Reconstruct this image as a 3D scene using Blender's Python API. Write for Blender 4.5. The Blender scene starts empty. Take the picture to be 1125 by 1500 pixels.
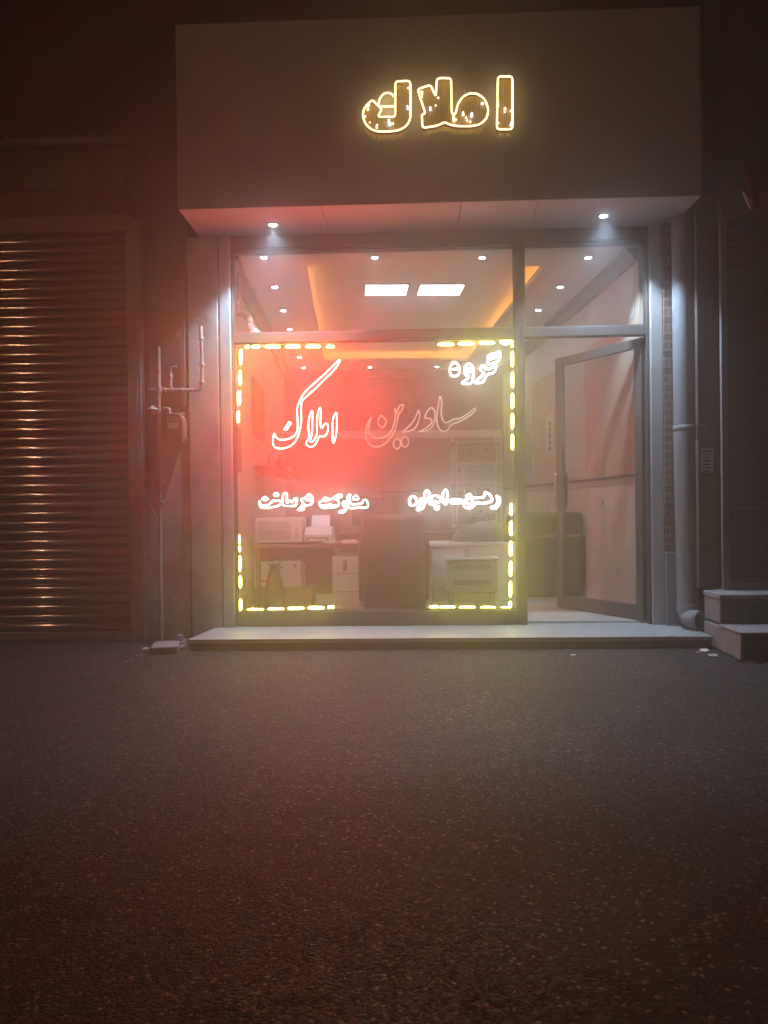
import bpy, bmesh, math, random
from mathutils import Vector, Matrix, Euler
random.seed(7)
SC = bpy.context.scene
COL = SC.collection
R = math.radians

# ------------------------------------------------------------------ camera
F = 1127.0                      # focal length in photo pixels (photo 1125 x 1500)
CAM = Vector((0.0, -6.1, 1.04))
VPX, VPY, ROLL = 603.0, 740.0, -0.0125
yaw = math.atan((VPX - 562.5) / F)          # camera turned a little left of the facade's normal
pit = -math.atan((750 - VPY) / F)
Mrot = Matrix.Rotation(yaw, 3, 'Z') @ Matrix.Rotation(math.pi / 2 + pit, 3, 'X') @ Matrix.Rotation(ROLL, 3, 'Z')
cam = bpy.data.cameras.new('camera')
cam.sensor_fit = 'VERTICAL'; cam.sensor_height = 24.0; cam.sensor_width = 18.0
cam.lens = F / 1500 * 24.0
cam.clip_start = 0.05; cam.clip_end = 500
camo = bpy.data.objects.new('camera', cam); COL.objects.link(camo)
camo.matrix_world = Matrix.Translation(CAM) @ Mrot.to_4x4()
SC.camera = camo

def ray(px, py):
    return Mrot @ Vector(((px - 562.5) / F, (750 - py) / F, -1.0))
def atY(px, py, Y):
    d = ray(px, py); return CAM + d * ((Y - CAM.y) / d.y)
def atZ(px, py, Z):
    d = ray(px, py); return CAM + d * ((Z - CAM.z) / d.z)

# the room behind the shop front is turned by this angle against the facade
ANG = R(4.46)
UX = Vector((math.cos(ANG), math.sin(ANG), 0)); VX = Vector((-math.sin(ANG), math.cos(ANG), 0))
def UV(u, v, z=0.0):
    return UX * u + VX * v + Vector((0, 0, z))
RM = Matrix(((UX.x, VX.x, 0, 0), (UX.y, VX.y, 0, 0), (0, 0, 1, 0), (0, 0, 0, 1)))   # room -> world
def at_u(px, py, u):            # pixel on the side wall at lateral position u -> (v, z)
    d = ray(px, py); t = (u - CAM.dot(UX)) / d.dot(UX); p = CAM + d * t
    return p.dot(VX), p.z
def at_v(px, py, v):            # pixel on a wall across the room at depth v -> (u, z)
    d = ray(px, py); t = (v - CAM.dot(VX)) / d.dot(VX); p = CAM + d * t
    return p.dot(UX), p.z

# ------------------------------------------------------------------ materials
def newmat(name):
    m = bpy.data.materials.new(name); m.use_nodes = True
    nt = m.node_tree; nt.nodes.clear()
    out = nt.nodes.new('ShaderNodeOutputMaterial')
    return m, nt, out
def node(nt, t, **kw):
    n = nt.nodes.new(t)
    for k, v in kw.items():
        if k in n.inputs: n.inputs[k].default_value = v
        else: setattr(n, k, v)
    return n
def c4(c): return (c[0], c[1], c[2], 1.0)

def surf(name, a, b=None, scale=6.0, rough=0.6, metal=0.0, bump=0.0, bscale=60.0, detail=6.0,
         stain=None, stain_amt=0.0, stain_scale=1.5, stretch=(1, 1, 1), spec=0.5, lo=0.35, hi=0.65, rvar=1.0):
    """general surface: two tones mixed by noise, optional stains, optional bump"""
    m, nt, out = newmat(name)
    L = nt.links.new
    bs = node(nt, 'ShaderNodeBsdfPrincipled', Roughness=rough, Metallic=metal)
    bs.inputs['Specular IOR Level'].default_value = spec
    geo = node(nt, 'ShaderNodeNewGeometry')
    mp = node(nt, 'ShaderNodeMapping'); mp.inputs['Scale'].default_value = stretch
    L(geo.outputs['Position'], mp.inputs['Vector'])
    nz = node(nt, 'ShaderNodeTexNoise', Scale=scale, Detail=detail, Roughness=0.62)
    L(mp.outputs[0], nz.inputs['Vector'])
    rp = node(nt, 'ShaderNodeMapRange'); rp.inputs[1].default_value = lo; rp.inputs[2].default_value = hi
    L(nz.outputs['Fac'], rp.inputs[0])
    mx = node(nt, 'ShaderNodeMixRGB'); mx.inputs[1].default_value = c4(a); mx.inputs[2].default_value = c4(b or a)
    L(rp.outputs[0], mx.inputs[0])
    last = mx.outputs[0]
    if stain:
        n2 = node(nt, 'ShaderNodeTexNoise', Scale=stain_scale, Detail=8.0, Roughness=0.7)
        L(mp.outputs[0], n2.inputs['Vector'])
        r2 = node(nt, 'ShaderNodeMapRange'); r2.inputs[1].default_value = 0.5; r2.inputs[2].default_value = 0.68
        r2.inputs[4].default_value = stain_amt
        L(n2.outputs['Fac'], r2.inputs[0])
        m2 = node(nt, 'ShaderNodeMixRGB'); m2.inputs[2].default_value = c4(stain)
        L(last, m2.inputs[1]); L(r2.outputs[0], m2.inputs[0]); last = m2.outputs[0]
    L(last, bs.inputs['Base Color'])
    rr = node(nt, 'ShaderNodeMapRange'); rr.inputs[3].default_value = max(0.05, rough - 0.1 * rvar); rr.inputs[4].default_value = min(1, rough + 0.12 * rvar)
    L(nz.outputs['Fac'], rr.inputs[0]); L(rr.outputs[0], bs.inputs['Roughness'])
    if bump > 0:
        n3 = node(nt, 'ShaderNodeTexNoise', Scale=bscale, Detail=5.0)
        L(geo.outputs['Position'], n3.inputs['Vector'])
        bp = node(nt, 'ShaderNodeBump', Strength=bump, Distance=0.01)
        L(n3.outputs['Fac'], bp.inputs['Height']); L(bp.outputs[0], bs.inputs['Normal'])
    L(bs.outputs[0], out.inputs[0])
    return m

def emit(name, col, strength):
    m, nt, out = newmat(name)
    e = node(nt, 'ShaderNodeEmission', Strength=strength); e.inputs['Color'].default_value = c4(col)
    nt.links.new(e.outputs[0], out.inputs[0])
    return m

def glass(name, tint=(0.93, 0.95, 0.94), refl=1.0):
    m, nt, out = newmat(name); L = nt.links.new
    tr = node(nt, 'ShaderNodeBsdfTransparent'); tr.inputs[0].default_value = c4(tint)
    gl = node(nt, 'ShaderNodeBsdfGlossy', Roughness=0.03)
    fr = node(nt, 'ShaderNodeLayerWeight', Blend=0.5)       # Schlick's formula, the same from both faces of the pane
    pw = node(nt, 'ShaderNodeMath', operation='POWER'); pw.inputs[1].default_value = 5.0
    ml = node(nt, 'ShaderNodeMath', operation='MULTIPLY_ADD'); ml.inputs[1].default_value = 0.9 * refl; ml.inputs[2].default_value = 0.025 * refl
    mx = node(nt, 'ShaderNodeMixShader')
    L(fr.outputs['Facing'], pw.inputs[0]); L(pw.outputs[0], ml.inputs[0]); L(ml.outputs[0], mx.inputs[0]); L(tr.outputs[0], mx.inputs[1]); L(gl.outputs[0], mx.inputs[2])
    L(mx.outputs[0], out.inputs[0])
    return m

def asphalt():
    m, nt, out = newmat('asphalt'); L = nt.links.new
    bs = node(nt, 'ShaderNodeBsdfPrincipled', Roughness=0.75)
    geo = node(nt, 'ShaderNodeNewGeometry')
    big = node(nt, 'ShaderNodeTexNoise', Scale=0.9, Detail=6.0, Roughness=0.65)
    vor = node(nt, 'ShaderNodeTexVoronoi', Scale=112.0); vor.inputs['Randomness'].default_value = 1.0
    v2 = node(nt, 'ShaderNodeTexNoise', Scale=150.0, Detail=4.0, Roughness=0.7)
    for n in (big, vor, v2): L(geo.outputs['Position'], n.inputs['Vector'])
    # stones: every cell gets its own tone
    sep = node(nt, 'ShaderNodeSeparateColor'); L(vor.outputs['Color'], sep.inputs[0])
    cr = node(nt, 'ShaderNodeValToRGB')
    cr.color_ramp.elements[0].position = 0.0; cr.color_ramp.elements[0].color = (0.015, 0.0125, 0.011, 1)
    cr.color_ramp.elements[1].position = 1.0; cr.color_ramp.elements[1].color = (0.40, 0.33, 0.27, 1)
    e = cr.color_ramp.elements.new(0.80); e.color = (0.030, 0.0245, 0.021, 1)
    e = cr.color_ramp.elements.new(0.94); e.color = (0.070, 0.057, 0.047, 1)
    L(sep.outputs[0], cr.inputs[0])
    mr = node(nt, 'ShaderNodeMapRange'); mr.inputs[1].default_value = 0.3; mr.inputs[2].default_value = 0.7
    mr.inputs[3].default_value = 0.55; mr.inputs[4].default_value = 1.5
    L(big.outputs['Fac'], mr.inputs[0])
    mu = node(nt, 'ShaderNodeMixRGB', blend_type='MULTIPLY'); mu.inputs[0].default_value = 1.0
    L(cr.outputs[0], mu.inputs[1]); L(mr.outputs[0], mu.inputs[2])
    # dusty pale strip of drifted sand and cement dust by the steps
    L(mu.outputs[0], bs.inputs['Base Color'])
    b1 = node(nt, 'ShaderNodeBump', Strength=0.9, Distance=0.010); b1.invert = True
    L(vor.outputs['Distance'], b1.inputs['Height'])
    b2 = node(nt, 'ShaderNodeBump', Strength=1.0, Distance=0.010); b2.invert = True
    L(v2.outputs['Fac'], b2.inputs['Height']); L(b1.outputs[0], b2.inputs['Normal'])
    n4 = node(nt, 'ShaderNodeTexNoise', Scale=6.0, Detail=4.0); L(geo.outputs['Position'], n4.inputs['Vector'])
    b3 = node(nt, 'ShaderNodeBump', Strength=0.5, Distance=0.03); L(n4.outputs['Fac'], b3.inputs['Height']); L(b2.outputs[0], b3.inputs['Normal'])
    L(b3.outputs[0], bs.inputs['Normal'])
    rr = node(nt, 'ShaderNodeMapRange'); rr.inputs[3].default_value = 0.42; rr.inputs[4].default_value = 0.85
    L(sep.outputs[1], rr.inputs[0]); L(rr.outputs[0], bs.inputs['Roughness'])
    L(bs.outputs[0], out.inputs[0])
    return m

def brickmat():
    m, nt, out = newmat('brick'); L = nt.links.new
    bs = node(nt, 'ShaderNodeBsdfPrincipled', Roughness=0.85)
    geo = node(nt, 'ShaderNodeNewGeometry'); sx = node(nt, 'ShaderNodeSeparateXYZ'); cx = node(nt, 'ShaderNodeCombineXYZ')
    L(geo.outputs['Position'], sx.inputs[0]); L(sx.outputs[0], cx.inputs[0]); L(sx.outputs[2], cx.inputs[1])
    br = node(nt, 'ShaderNodeTexBrick', Scale=1.0)
    br.inputs['Color1'].default_value = (0.20, 0.10, 0.07, 1); br.inputs['Color2'].default_value = (0.13, 0.07, 0.05, 1)
    br.inputs['Mortar'].default_value = (0.24, 0.22, 0.20, 1)
    br.inputs['Brick Width'].default_value = 0.21; br.inputs['Row Height'].default_value = 0.065; br.inputs['Mortar Size'].default_value = 0.008
    L(cx.outputs[0], br.inputs['Vector']); L(br.outputs['Color'], bs.inputs['Base Color'])
    bp = node(nt, 'ShaderNodeBump', Strength=0.7, Distance=0.01); bp.invert = True
    L(br.outputs['Fac'], bp.inputs['Height']); L(bp.outputs[0], bs.inputs['Normal'])
    L(bs.outputs[0], out.inputs[0])
    return m

def tilemat(name, a, b, grout, w, h, rough=0.3, plane='uv'):
    m, nt, out = newmat(name); L = nt.links.new
    bs = node(nt, 'ShaderNodeBsdfPrincipled', Roughness=rough)
    geo = node(nt, 'ShaderNodeNewGeometry')
    mp = node(nt, 'ShaderNodeMapping'); mp.vector_type = 'POINT'; mp.inputs['Rotation'].default_value = (0, 0, -ANG)
    L(geo.outputs['Position'], mp.inputs['Vector'])
    vec = mp.outputs[0]
    if plane == 'vz':
        sx = node(nt, 'ShaderNodeSeparateXYZ'); cx = node(nt, 'ShaderNodeCombineXYZ')
        L(vec, sx.inputs[0]); L(sx.outputs[1], cx.inputs[0]); L(sx.outputs[2], cx.inputs[1]); vec = cx.outputs[0]
    br = node(nt, 'ShaderNodeTexBrick', Scale=1.0); br.offset = 0.0
    br.inputs['Color1'].default_value = c4(a); br.inputs['Color2'].default_value = c4(b); br.inputs['Mortar'].default_value = c4(grout)
    br.inputs['Brick Width'].default_value = w; br.inputs['Row Height'].default_value = h; br.inputs['Mortar Size'].default_value = 0.003
    L(vec, br.inputs['Vector'])
    nz = node(nt, 'ShaderNodeTexNoise', Scale=5.0, Detail=8.0, Roughness=0.65); L(geo.outputs['Position'], nz.inputs['Vector'])
    mr = node(nt, 'ShaderNodeMapRange'); mr.inputs[1].default_value = 0.3; mr.inputs[2].default_value = 0.7; mr.inputs[3].default_value = 0.86; mr.inputs[4].default_value = 1.08
    L(nz.outputs['Fac'], mr.inputs[0])
    mu = node(nt, 'ShaderNodeMixRGB', blend_type='MULTIPLY'); mu.inputs[0].default_value = 1.0
    L(br.outputs['Color'], mu.inputs[1]); L(mr.outputs[0], mu.inputs[2]); L(mu.outputs[0], bs.inputs['Base Color'])
    L(bs.outputs[0], out.inputs[0])
    return m

M = {}
M['asphalt'] = asphalt()
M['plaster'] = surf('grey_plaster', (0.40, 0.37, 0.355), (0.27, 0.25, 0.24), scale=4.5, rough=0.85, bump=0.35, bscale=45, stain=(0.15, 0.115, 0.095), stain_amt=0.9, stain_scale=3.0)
M['render'] = surf('shaded_render', (0.13, 0.085, 0.07), (0.085, 0.058, 0.048), scale=5, rough=0.9, bump=0.6, bscale=30)
M['darkwall'] = surf('old_wall', (0.13, 0.10, 0.09), (0.08, 0.065, 0.06), scale=3, rough=0.9, bump=0.5, bscale=25, stain=(0.05, 0.04, 0.035), stain_amt=0.8)
M['concrete'] = surf('concrete', (0.30, 0.29, 0.28), (0.20, 0.19, 0.18), scale=7, rough=0.85, bump=0.35, bscale=70, stain=(0.16, 0.15, 0.14), stain_amt=0.7, stain_scale=3)
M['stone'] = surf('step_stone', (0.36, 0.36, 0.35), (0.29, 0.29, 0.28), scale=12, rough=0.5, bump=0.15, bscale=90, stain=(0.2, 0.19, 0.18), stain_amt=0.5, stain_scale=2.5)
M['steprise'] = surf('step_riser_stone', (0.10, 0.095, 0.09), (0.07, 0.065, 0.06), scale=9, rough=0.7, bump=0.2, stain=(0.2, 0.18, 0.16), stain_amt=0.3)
M['panel'] = surf('composite_panel', (0.58, 0.55, 0.545), (0.52, 0.495, 0.49), scale=1.2, rough=0.5, stain=(0.36, 0.33, 0.31), stain_amt=0.4, stain_scale=1.6)
M['soffit'] = surf('soffit_panel', (0.62, 0.61, 0.61), (0.56, 0.55, 0.55), scale=2.0, rough=0.42, stretch=(1, 1, 1))
M['frame'] = surf('frame_aluminium', (0.10, 0.083, 0.078), (0.08, 0.068, 0.064), scale=18, rough=0.6, metal=0.0, spec=0.25, stretch=(1, 1, 0.1))
M['jamb'] = surf('jamb_cladding', (0.40, 0.39, 0.39), (0.36, 0.35, 0.35), scale=3, rough=0.6, spec=0.3)
M['shutter'] = surf('shutter_steel', (0.20, 0.17, 0.16), (0.14, 0.12, 0.11), scale=5, rough=0.06, metal=0.25, rvar=0.05, stretch=(0.4, 1, 3), stain=(0.12, 0.09, 0.07), stain_amt=0.6)
M['rail'] = surf('rail_steel', (0.26, 0.235, 0.22), (0.19, 0.17, 0.16), scale=8, rough=0.6, metal=0.2)
M['pipe'] = surf('grey_pipe_plastic', (0.24, 0.25, 0.27), (0.19, 0.20, 0.22), scale=5, rough=0.55, stretch=(1, 1, 0.3), stain=(0.30, 0.28, 0.26), stain_amt=0.5)
M['gaspipe'] = surf('gas_pipe_paint', (0.34, 0.31, 0.27), (0.26, 0.23, 0.20), scale=14, rough=0.45, stain=(0.22, 0.15, 0.10), stain_amt=0.5, stain_scale=8)
M['meter'] = surf('meter_paint', (0.13, 0.11, 0.10), (0.10, 0.085, 0.08), scale=9, rough=0.5, stain=(0.15, 0.11, 0.08), stain_amt=0.6, stain_scale=6)
M['cabinet'] = surf('cabinet_paint', (0.15, 0.085, 0.065), (0.11, 0.065, 0.05), scale=6, rough=0.75, bump=0.15, stain=(0.07, 0.045, 0.035), stain_amt=0.6)
M['brick'] = brickmat()
M['ceiling'] = surf('ceiling_paint', (0.74, 0.73, 0.72), (0.71, 0.70, 0.69), scale=2, rough=0.7)
M['cornice'] = surf('cornice_paint', (0.30, 0.26, 0.24), (0.26, 0.225, 0.21), scale=8, rough=0.55)
M['floor'] = tilemat('floor_tile', (0.60, 0.57, 0.53), (0.55, 0.52, 0.48), (0.35, 0.33, 0.31), 0.6, 0.6, rough=0.18)
M['dado'] = tilemat('dado_tile', (0.76, 0.745, 0.72), (0.72, 0.705, 0.68), (0.50, 0.48, 0.46), 0.9, 0.6, rough=0.3, plane='vz')
M['wallpaper'] = surf('wallpaper_peach', (0.58, 0.43, 0.34), (0.53, 0.39, 0.31), scale=30, rough=0.75)
M['wallpale'] = surf('wallpaper_pale', (0.60, 0.57, 0.56), (0.54, 0.51, 0.50), scale=24, rough=0.7)
M['leftwall'] = surf('left_wall_paint', (0.50, 0.40, 0.36), (0.45, 0.36, 0.33), scale=14, rough=0.75)
M['backwall'] = surf('back_wall_wood', (0.16, 0.085, 0.06), (0.10, 0.055, 0.04), scale=10, rough=0.5, stretch=(3, 3, 0.3))
M['border'] = surf('tile_border', (0.42, 0.37, 0.34), (0.60, 0.56, 0.53), scale=45, rough=0.3, lo=0.45, hi=0.55)
M['darktrim'] = surf('dark_trim', (0.10, 0.08, 0.075), (0.075, 0.06, 0.055), scale=10, rough=0.5)
M['leather'] = surf('black_leather', (0.020, 0.018, 0.017), (0.032, 0.028, 0.026), scale=10, rough=0.42, bump=0.3, bscale=120)
M['chrome'] = surf('chrome', (0.65, 0.64, 0.63), (0.6, 0.59, 0.58), scale=10, rough=0.18, metal=1.0)
M['white'] = surf('white_laminate', (0.46, 0.45, 0.44), (0.42, 0.41, 0.40), scale=6, rough=0.4)
M['grey'] = surf('grey_plastic', (0.30, 0.30, 0.29), (0.25, 0.25, 0.245), scale=8, rough=0.5)
M['black'] = surf('black_plastic', (0.022, 0.022, 0.023), (0.03, 0.03, 0.03), scale=8, rough=0.4)
M['wood'] = surf('brown_wood', (0.17, 0.085, 0.05), (0.10, 0.05, 0.03), scale=9, rough=0.4, stretch=(0.5, 4, 4))
M['carton'] = surf('white_carton', (0.42, 0.41, 0.41), (0.37, 0.36, 0.35), scale=8, rough=0.75)
M['kraft'] = surf('brown_carton', (0.20, 0.13, 0.08), (0.16, 0.105, 0.065), scale=10, rough=0.85)
M['paper'] = surf('paper', (0.74, 0.73, 0.70), (0.66, 0.65, 0.62), scale=20, rough=0.8)
M['ink'] = surf('ink', (0.06, 0.055, 0.06), (0.09, 0.08, 0.085), scale=30, rough=0.8)
M['redcloth'] = surf('red_sheet', (0.30, 0.035, 0.03), (0.20, 0.025, 0.02), scale=6, rough=0.7)
M['painting'] = surf('painting_canvas', (0.17, 0.06, 0.045), (0.09, 0.04, 0.035), scale=5, rough=0.6)
M['gold'] = surf('gold_mirror_acrylic', (0.42, 0.30, 0.14), (0.32, 0.22, 0.10), scale=14, rough=0.3, metal=0.3)
M['goldside'] = surf('gold_return', (0.55, 0.42, 0.20), (0.45, 0.33, 0.15), scale=40, rough=0.35, metal=0.4)
M['thread'] = surf('gold_thread', (0.80, 0.64, 0.32), (0.70, 0.54, 0.26), scale=50, rough=0.35, metal=0.5)
M['unlit'] = surf('unlit_neon_tube', (0.82, 0.76, 0.70), (0.76, 0.70, 0.64), scale=20, rough=0.25)
M['cable'] = surf('strip_carrier', (0.12, 0.11, 0.07), (0.09, 0.08, 0.05), scale=20, rough=0.6)
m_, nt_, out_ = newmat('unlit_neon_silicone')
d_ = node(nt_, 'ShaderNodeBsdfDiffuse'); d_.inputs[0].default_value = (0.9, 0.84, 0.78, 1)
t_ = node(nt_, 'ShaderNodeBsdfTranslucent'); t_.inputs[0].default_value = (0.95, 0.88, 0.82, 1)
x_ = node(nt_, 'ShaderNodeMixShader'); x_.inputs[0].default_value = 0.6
e_ = node(nt_, 'ShaderNodeEmission', Strength=0.10); e_.inputs[0].default_value = (1.0, 0.62, 0.45, 1)   # faint glow added so the nearly unlit tubes show pale
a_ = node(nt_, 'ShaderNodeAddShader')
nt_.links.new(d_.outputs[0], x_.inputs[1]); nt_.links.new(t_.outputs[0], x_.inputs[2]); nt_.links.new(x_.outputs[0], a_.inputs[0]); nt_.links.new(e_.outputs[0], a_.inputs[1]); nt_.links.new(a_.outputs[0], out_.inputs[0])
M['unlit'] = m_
M['glass'] = glass('window_glass')
M['doorglass'] = glass('door_glass', tint=(0.90, 0.90, 0.89))
M['plant'] = surf('plant_leaf', (0.05, 0.085, 0.035), (0.08, 0.11, 0.05), scale=12, rough=0.5)

E_RED = 200; E_WHITE = 14; E_YEL = 33; E_SIGN = 1.9
M['neon_red'] = emit('neon_red', (1.0, 0.015, 0.011), E_RED)
M['neon_white'] = emit('neon_white', (1.0, 0.97, 0.88), E_WHITE)
M['led_yellow'] = emit('led_yellow', (1.0, 0.90, 0.13), E_YEL)
M['neon_warm'] = emit('neon_warm', (1.0, 0.70, 0.27), E_SIGN)
M['bead'] = emit('glint_bead', (1.0, 0.72, 0.38), 2.2)  # glowing stand-in for street lights mirrored in the acrylic
M['bead_cool'] = emit('glint_bead_cool', (0.75, 0.8, 1.0), 3.0)
M['downlens'] = emit('downlight_lens', (0.62, 0.80, 1.0), 38)
M['panel_light'] = emit('panel_light', (0.86, 0.95, 1.0), 3.1)
M['orange_led'] = emit('orange_led', (1.0, 0.36, 0.05), 3.4)
M['lamp_bulb'] = emit('street_lamp_lens', (1.0, 0.52, 0.16), 65)

# ------------------------------------------------------------------ mesh building
class MB:
    """collects shapes; build() links them as ONE mesh object"""
    def __init__(s, mtx=None):
        s.bm = bmesh.new(); s.mtx = mtx
    def _add(s, verts, faces, smooth=False):
        vs = [s.bm.verts.new(s.mtx @ Vector(v) if s.mtx else Vector(v)) for v in verts]
        fs = []
        for f in faces:
            try:
                fc = s.bm.faces.new([vs[i] for i in f]); fc.smooth = smooth; fs.append(fc)
            except ValueError: pass
        return vs, fs
    def box(s, x0, x1, y0, y1, z0, z1, bev=0.0, seg=2):
        v = [(x0, y0, z0), (x1, y0, z0), (x1, y1, z0), (x0, y1, z0), (x0, y0, z1), (x1, y0, z1), (x1, y1, z1), (x0, y1, z1)]
        f = [(0, 3, 2, 1), (4, 5, 6, 7), (0, 1, 5, 4), (1, 2, 6, 5), (2, 3, 7, 6), (3, 0, 4, 7)]
        vs, fs = s._add(v, f)
        if bev > 0:
            ed = list({e for fc in fs for e in fc.edges})
            r = bmesh.ops.bevel(s.bm, geom=ed, offset=bev, segments=seg, affect='EDGES', profile=0.5)
            for fc in r['faces']: fc.smooth = True
        return s
    def prism(s, pts, y0, y1):          # polygon in x,z extruded along y
        n = len(pts)
        v = [(p[0], y0, p[1]) for p in pts] + [(p[0], y1, p[1]) for p in pts]
        f = [tuple(range(n - 1, -1, -1)), tuple(range(n, 2 * n))] + [(i, (i + 1) % n, n + (i + 1) % n, n + i) for i in range(n)]
        s._add(v, f); return s
    def plan(s, pts, z0, z1):           # polygon in x,y extruded along z
        n = len(pts)
        v = [(p[0], p[1], z0) for p in pts] + [(p[0], p[1], z1) for p in pts]
        f = [tuple(range(n - 1, -1, -1)), tuple(range(n, 2 * n))] + [(i, (i + 1) % n, n + (i + 1) % n, n + i) for i in range(n)]
        s._add(v, f); return s
    def side(s, pts, x0, x1, smooth=False):           # polygon in y,z extruded along x
        n = len(pts)
        v = [(x0, p[0], p[1]) for p in pts] + [(x1, p[0], p[1]) for p in pts]
        f = [tuple(range(n)), tuple(range(2 * n - 1, n - 1, -1))] + [(i, n + i, n + (i + 1) % n, (i + 1) % n) for i in range(n)]
        s._add(v, f, smooth); return s
    def sheet(s, rows, smooth=True):    # grid of points
        n = len(rows[0]); v = [p for r in rows for p in r]
        f = [(i * n + j, i * n + j + 1, (i + 1) * n + j + 1, (i + 1) * n + j) for i in range(len(rows) - 1) for j in range(n - 1)]
        s._add(v, f, smooth); return s
    def tube(s, pts, r, n=10, closed=False, cap=True):
        pts = [Vector(p) for p in pts]
        rr = r if isinstance(r, (list, tuple)) else [r] * len(pts)
        N = len(pts); rings = []
        up = None
        for i, p in enumerate(pts):
            a = pts[(i - 1) % N] if (closed or i > 0) else p
            b = pts[(i + 1) % N] if (closed or i < N - 1) else p
            t = (b - a)
            if t.length < 1e-9: t = Vector((0, 0, 1))
            t.normalize()
            if up is None:
                up = Vector((0, 1, 0)) if abs(t.y) < 0.9 else Vector((1, 0, 0))
            n1 = (up - t * up.dot(t))
            if n1.length < 1e-6: n1 = t.orthogonal()
            n1.normalize(); up = n1; n2 = t.cross(n1)
            rings.append([p + (n1 * math.cos(2 * math.pi * k / n) + n2 * math.sin(2 * math.pi * k / n)) * rr[i] for k in range(n)])
        v = [q for ring in rings for q in ring]; f = []
        for i in range(N if closed else N - 1):
            j = (i + 1) % N
            for k in range(n):
                f.append((i * n + k, i * n + (k + 1) % n, j * n + (k + 1) % n, j * n + k))
        if cap and not closed:
            f.append(tuple(range(n - 1, -1, -1))); f.append(tuple((N - 1) * n + k for k in range(n)))
        s._add(v, f, True); return s
    def lathe(s, prof, c, axis='Z', n=24):   # prof: (radius, height) along axis
        v = []; f = []
        for (r, h) in prof:
            for k in range(n):
                a = 2 * math.pi * k / n; x, y = r * math.cos(a), r * math.sin(a)
                p = (x, y, h) if axis == 'Z' else ((x, h, y) if axis == 'Y' else (h, x, y))
                v.append((c[0] + p[0], c[1] + p[1], c[2] + p[2]))
        for i in range(len(prof) - 1):
            for k in range(n):
                f.append((i * n + k, i * n + (k + 1) % n, (i + 1) * n + (k + 1) % n, (i + 1) * n + k))
        f.append(tuple(range(n - 1, -1, -1))); f.append(tuple((len(prof) - 1) * n + k for k in range(n)))
        s._add(v, f, True); return s
    def ball(s, c, r, n=8):
        prof = [(max(1e-4, r * math.sin(math.pi * i / n)), -r * math.cos(math.pi * i / n)) for i in range(n + 1)]
        return s.lathe(prof, c, n=n + 2)
    def build(s, name, mat, parent=None, local=False):
        bmesh.ops.recalc_face_normals(s.bm, faces=s.bm.faces)
        for e in s.bm.edges:                      # keep real corners sharp under smooth shading
            if len(e.link_faces) == 2 and e.calc_face_angle(0) > R(48): e.smooth = False
        me = bpy.data.meshes.new(name); s.bm.to_mesh(me); s.bm.free()
        for m in (mat if isinstance(mat, list) else [mat]): me.materials.append(m)
        o = bpy.data.objects.new(name, me); COL.objects.link(o)
        if parent is not None:
            o.parent = parent
            if not local:
                w = Vector((0, 0, 0)); p = parent
                while p is not None: w += p.location; p = p.parent
                o.location = -w
        return o

def tag(o, label, cat, group=None):
    o['label'] = label; o['category'] = cat
    if group: o['group'] = group
    return o
def thing(name, label, cat, loc=(0, 0, 0), group=None):
    e = bpy.data.objects.new(name, None); COL.objects.link(e)
    e.location = loc; e.empty_display_size = 0.1
    return tag(e, label, cat, group)
def copy_thing(o, loc):
    c = o.copy(); COL.objects.link(c); c.location = loc
    for ch in o.children:
        d = ch.copy(); COL.objects.link(d); d.parent = c
    return c
def smooth_loop(pts, sub=4, closed=True):
    out = []; N = len(pts)
    rng = range(N) if closed else range(N - 1)
    for i in rng:
        g = lambda k: Vector(pts[k % N]) if closed else Vector(pts[min(max(k, 0), N - 1)])
        p0, p1, p2, p3 = g(i - 1), g(i), g(i + 1), g(i + 2)
        for k in range(sub):
            t = k / sub
            out.append(0.5 * ((2 * p1) + (p2 - p0) * t + (2 * p0 - 5 * p1 + 4 * p2 - p3) * t * t + (3 * p1 - p0 - 3 * p2 + p3) * t ** 3))
    if not closed: out.append(Vector(pts[-1]))
    return out

# ------------------------------------------------------------------ ground
b = MB()
b._add([(-40, -40, 0), (40, -40, 0), (40, 30, 0), (-40, 30, 0)], [(0, 1, 2, 3)])
road = b.build('road', M['asphalt']); road['kind'] = 'structure'

# key sizes of the shop
SOF = 3.20                       # underside of the canopy
FLR = 0.10                       # shop floor
STEP = 0.085
XL, XR = -1.655, 2.062           # canopy ends
CEI = 3.06; REC = 3.21           # ceiling, recessed part
U0, U1, V1 = -1.455, 1.823, 5.43 # room

# ------------------------------------------------------------------ the shop building
shop = thing('shop_building', 'small one room shop with grey box canopy, tall glazed front and lit interior', 'building', (0.2, 0.0, 0))
# canopy
c = MB()
c.box(XL, XR, -0.60, -0.575, SOF + 0.004, 4.51, 0.004)
c.box(XL + 0.001, XL + 0.02, -0.574, 0.25, SOF + 0.004, 4.507)
c.box(XR - 0.02, XR - 0.001, -0.574, 0.25, SOF + 0.004, 4.507)
c.box(XL + 0.022, XR - 0.022, -0.574, 0.25, 4.48, 4.505)
canopy = c.build('canopy', M['panel'], shop)
c = MB()
xs = [XL, -0.62, 0.38, 0.93, XR]
for a_, b_ in zip(xs[:-1], xs[1:]):
    c.box(a_ + 0.002, b_ - 0.002, -0.598, 0.0, SOF - 0.014, SOF, 0.0015)
c.build('soffit', M['soffit'], canopy)
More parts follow.
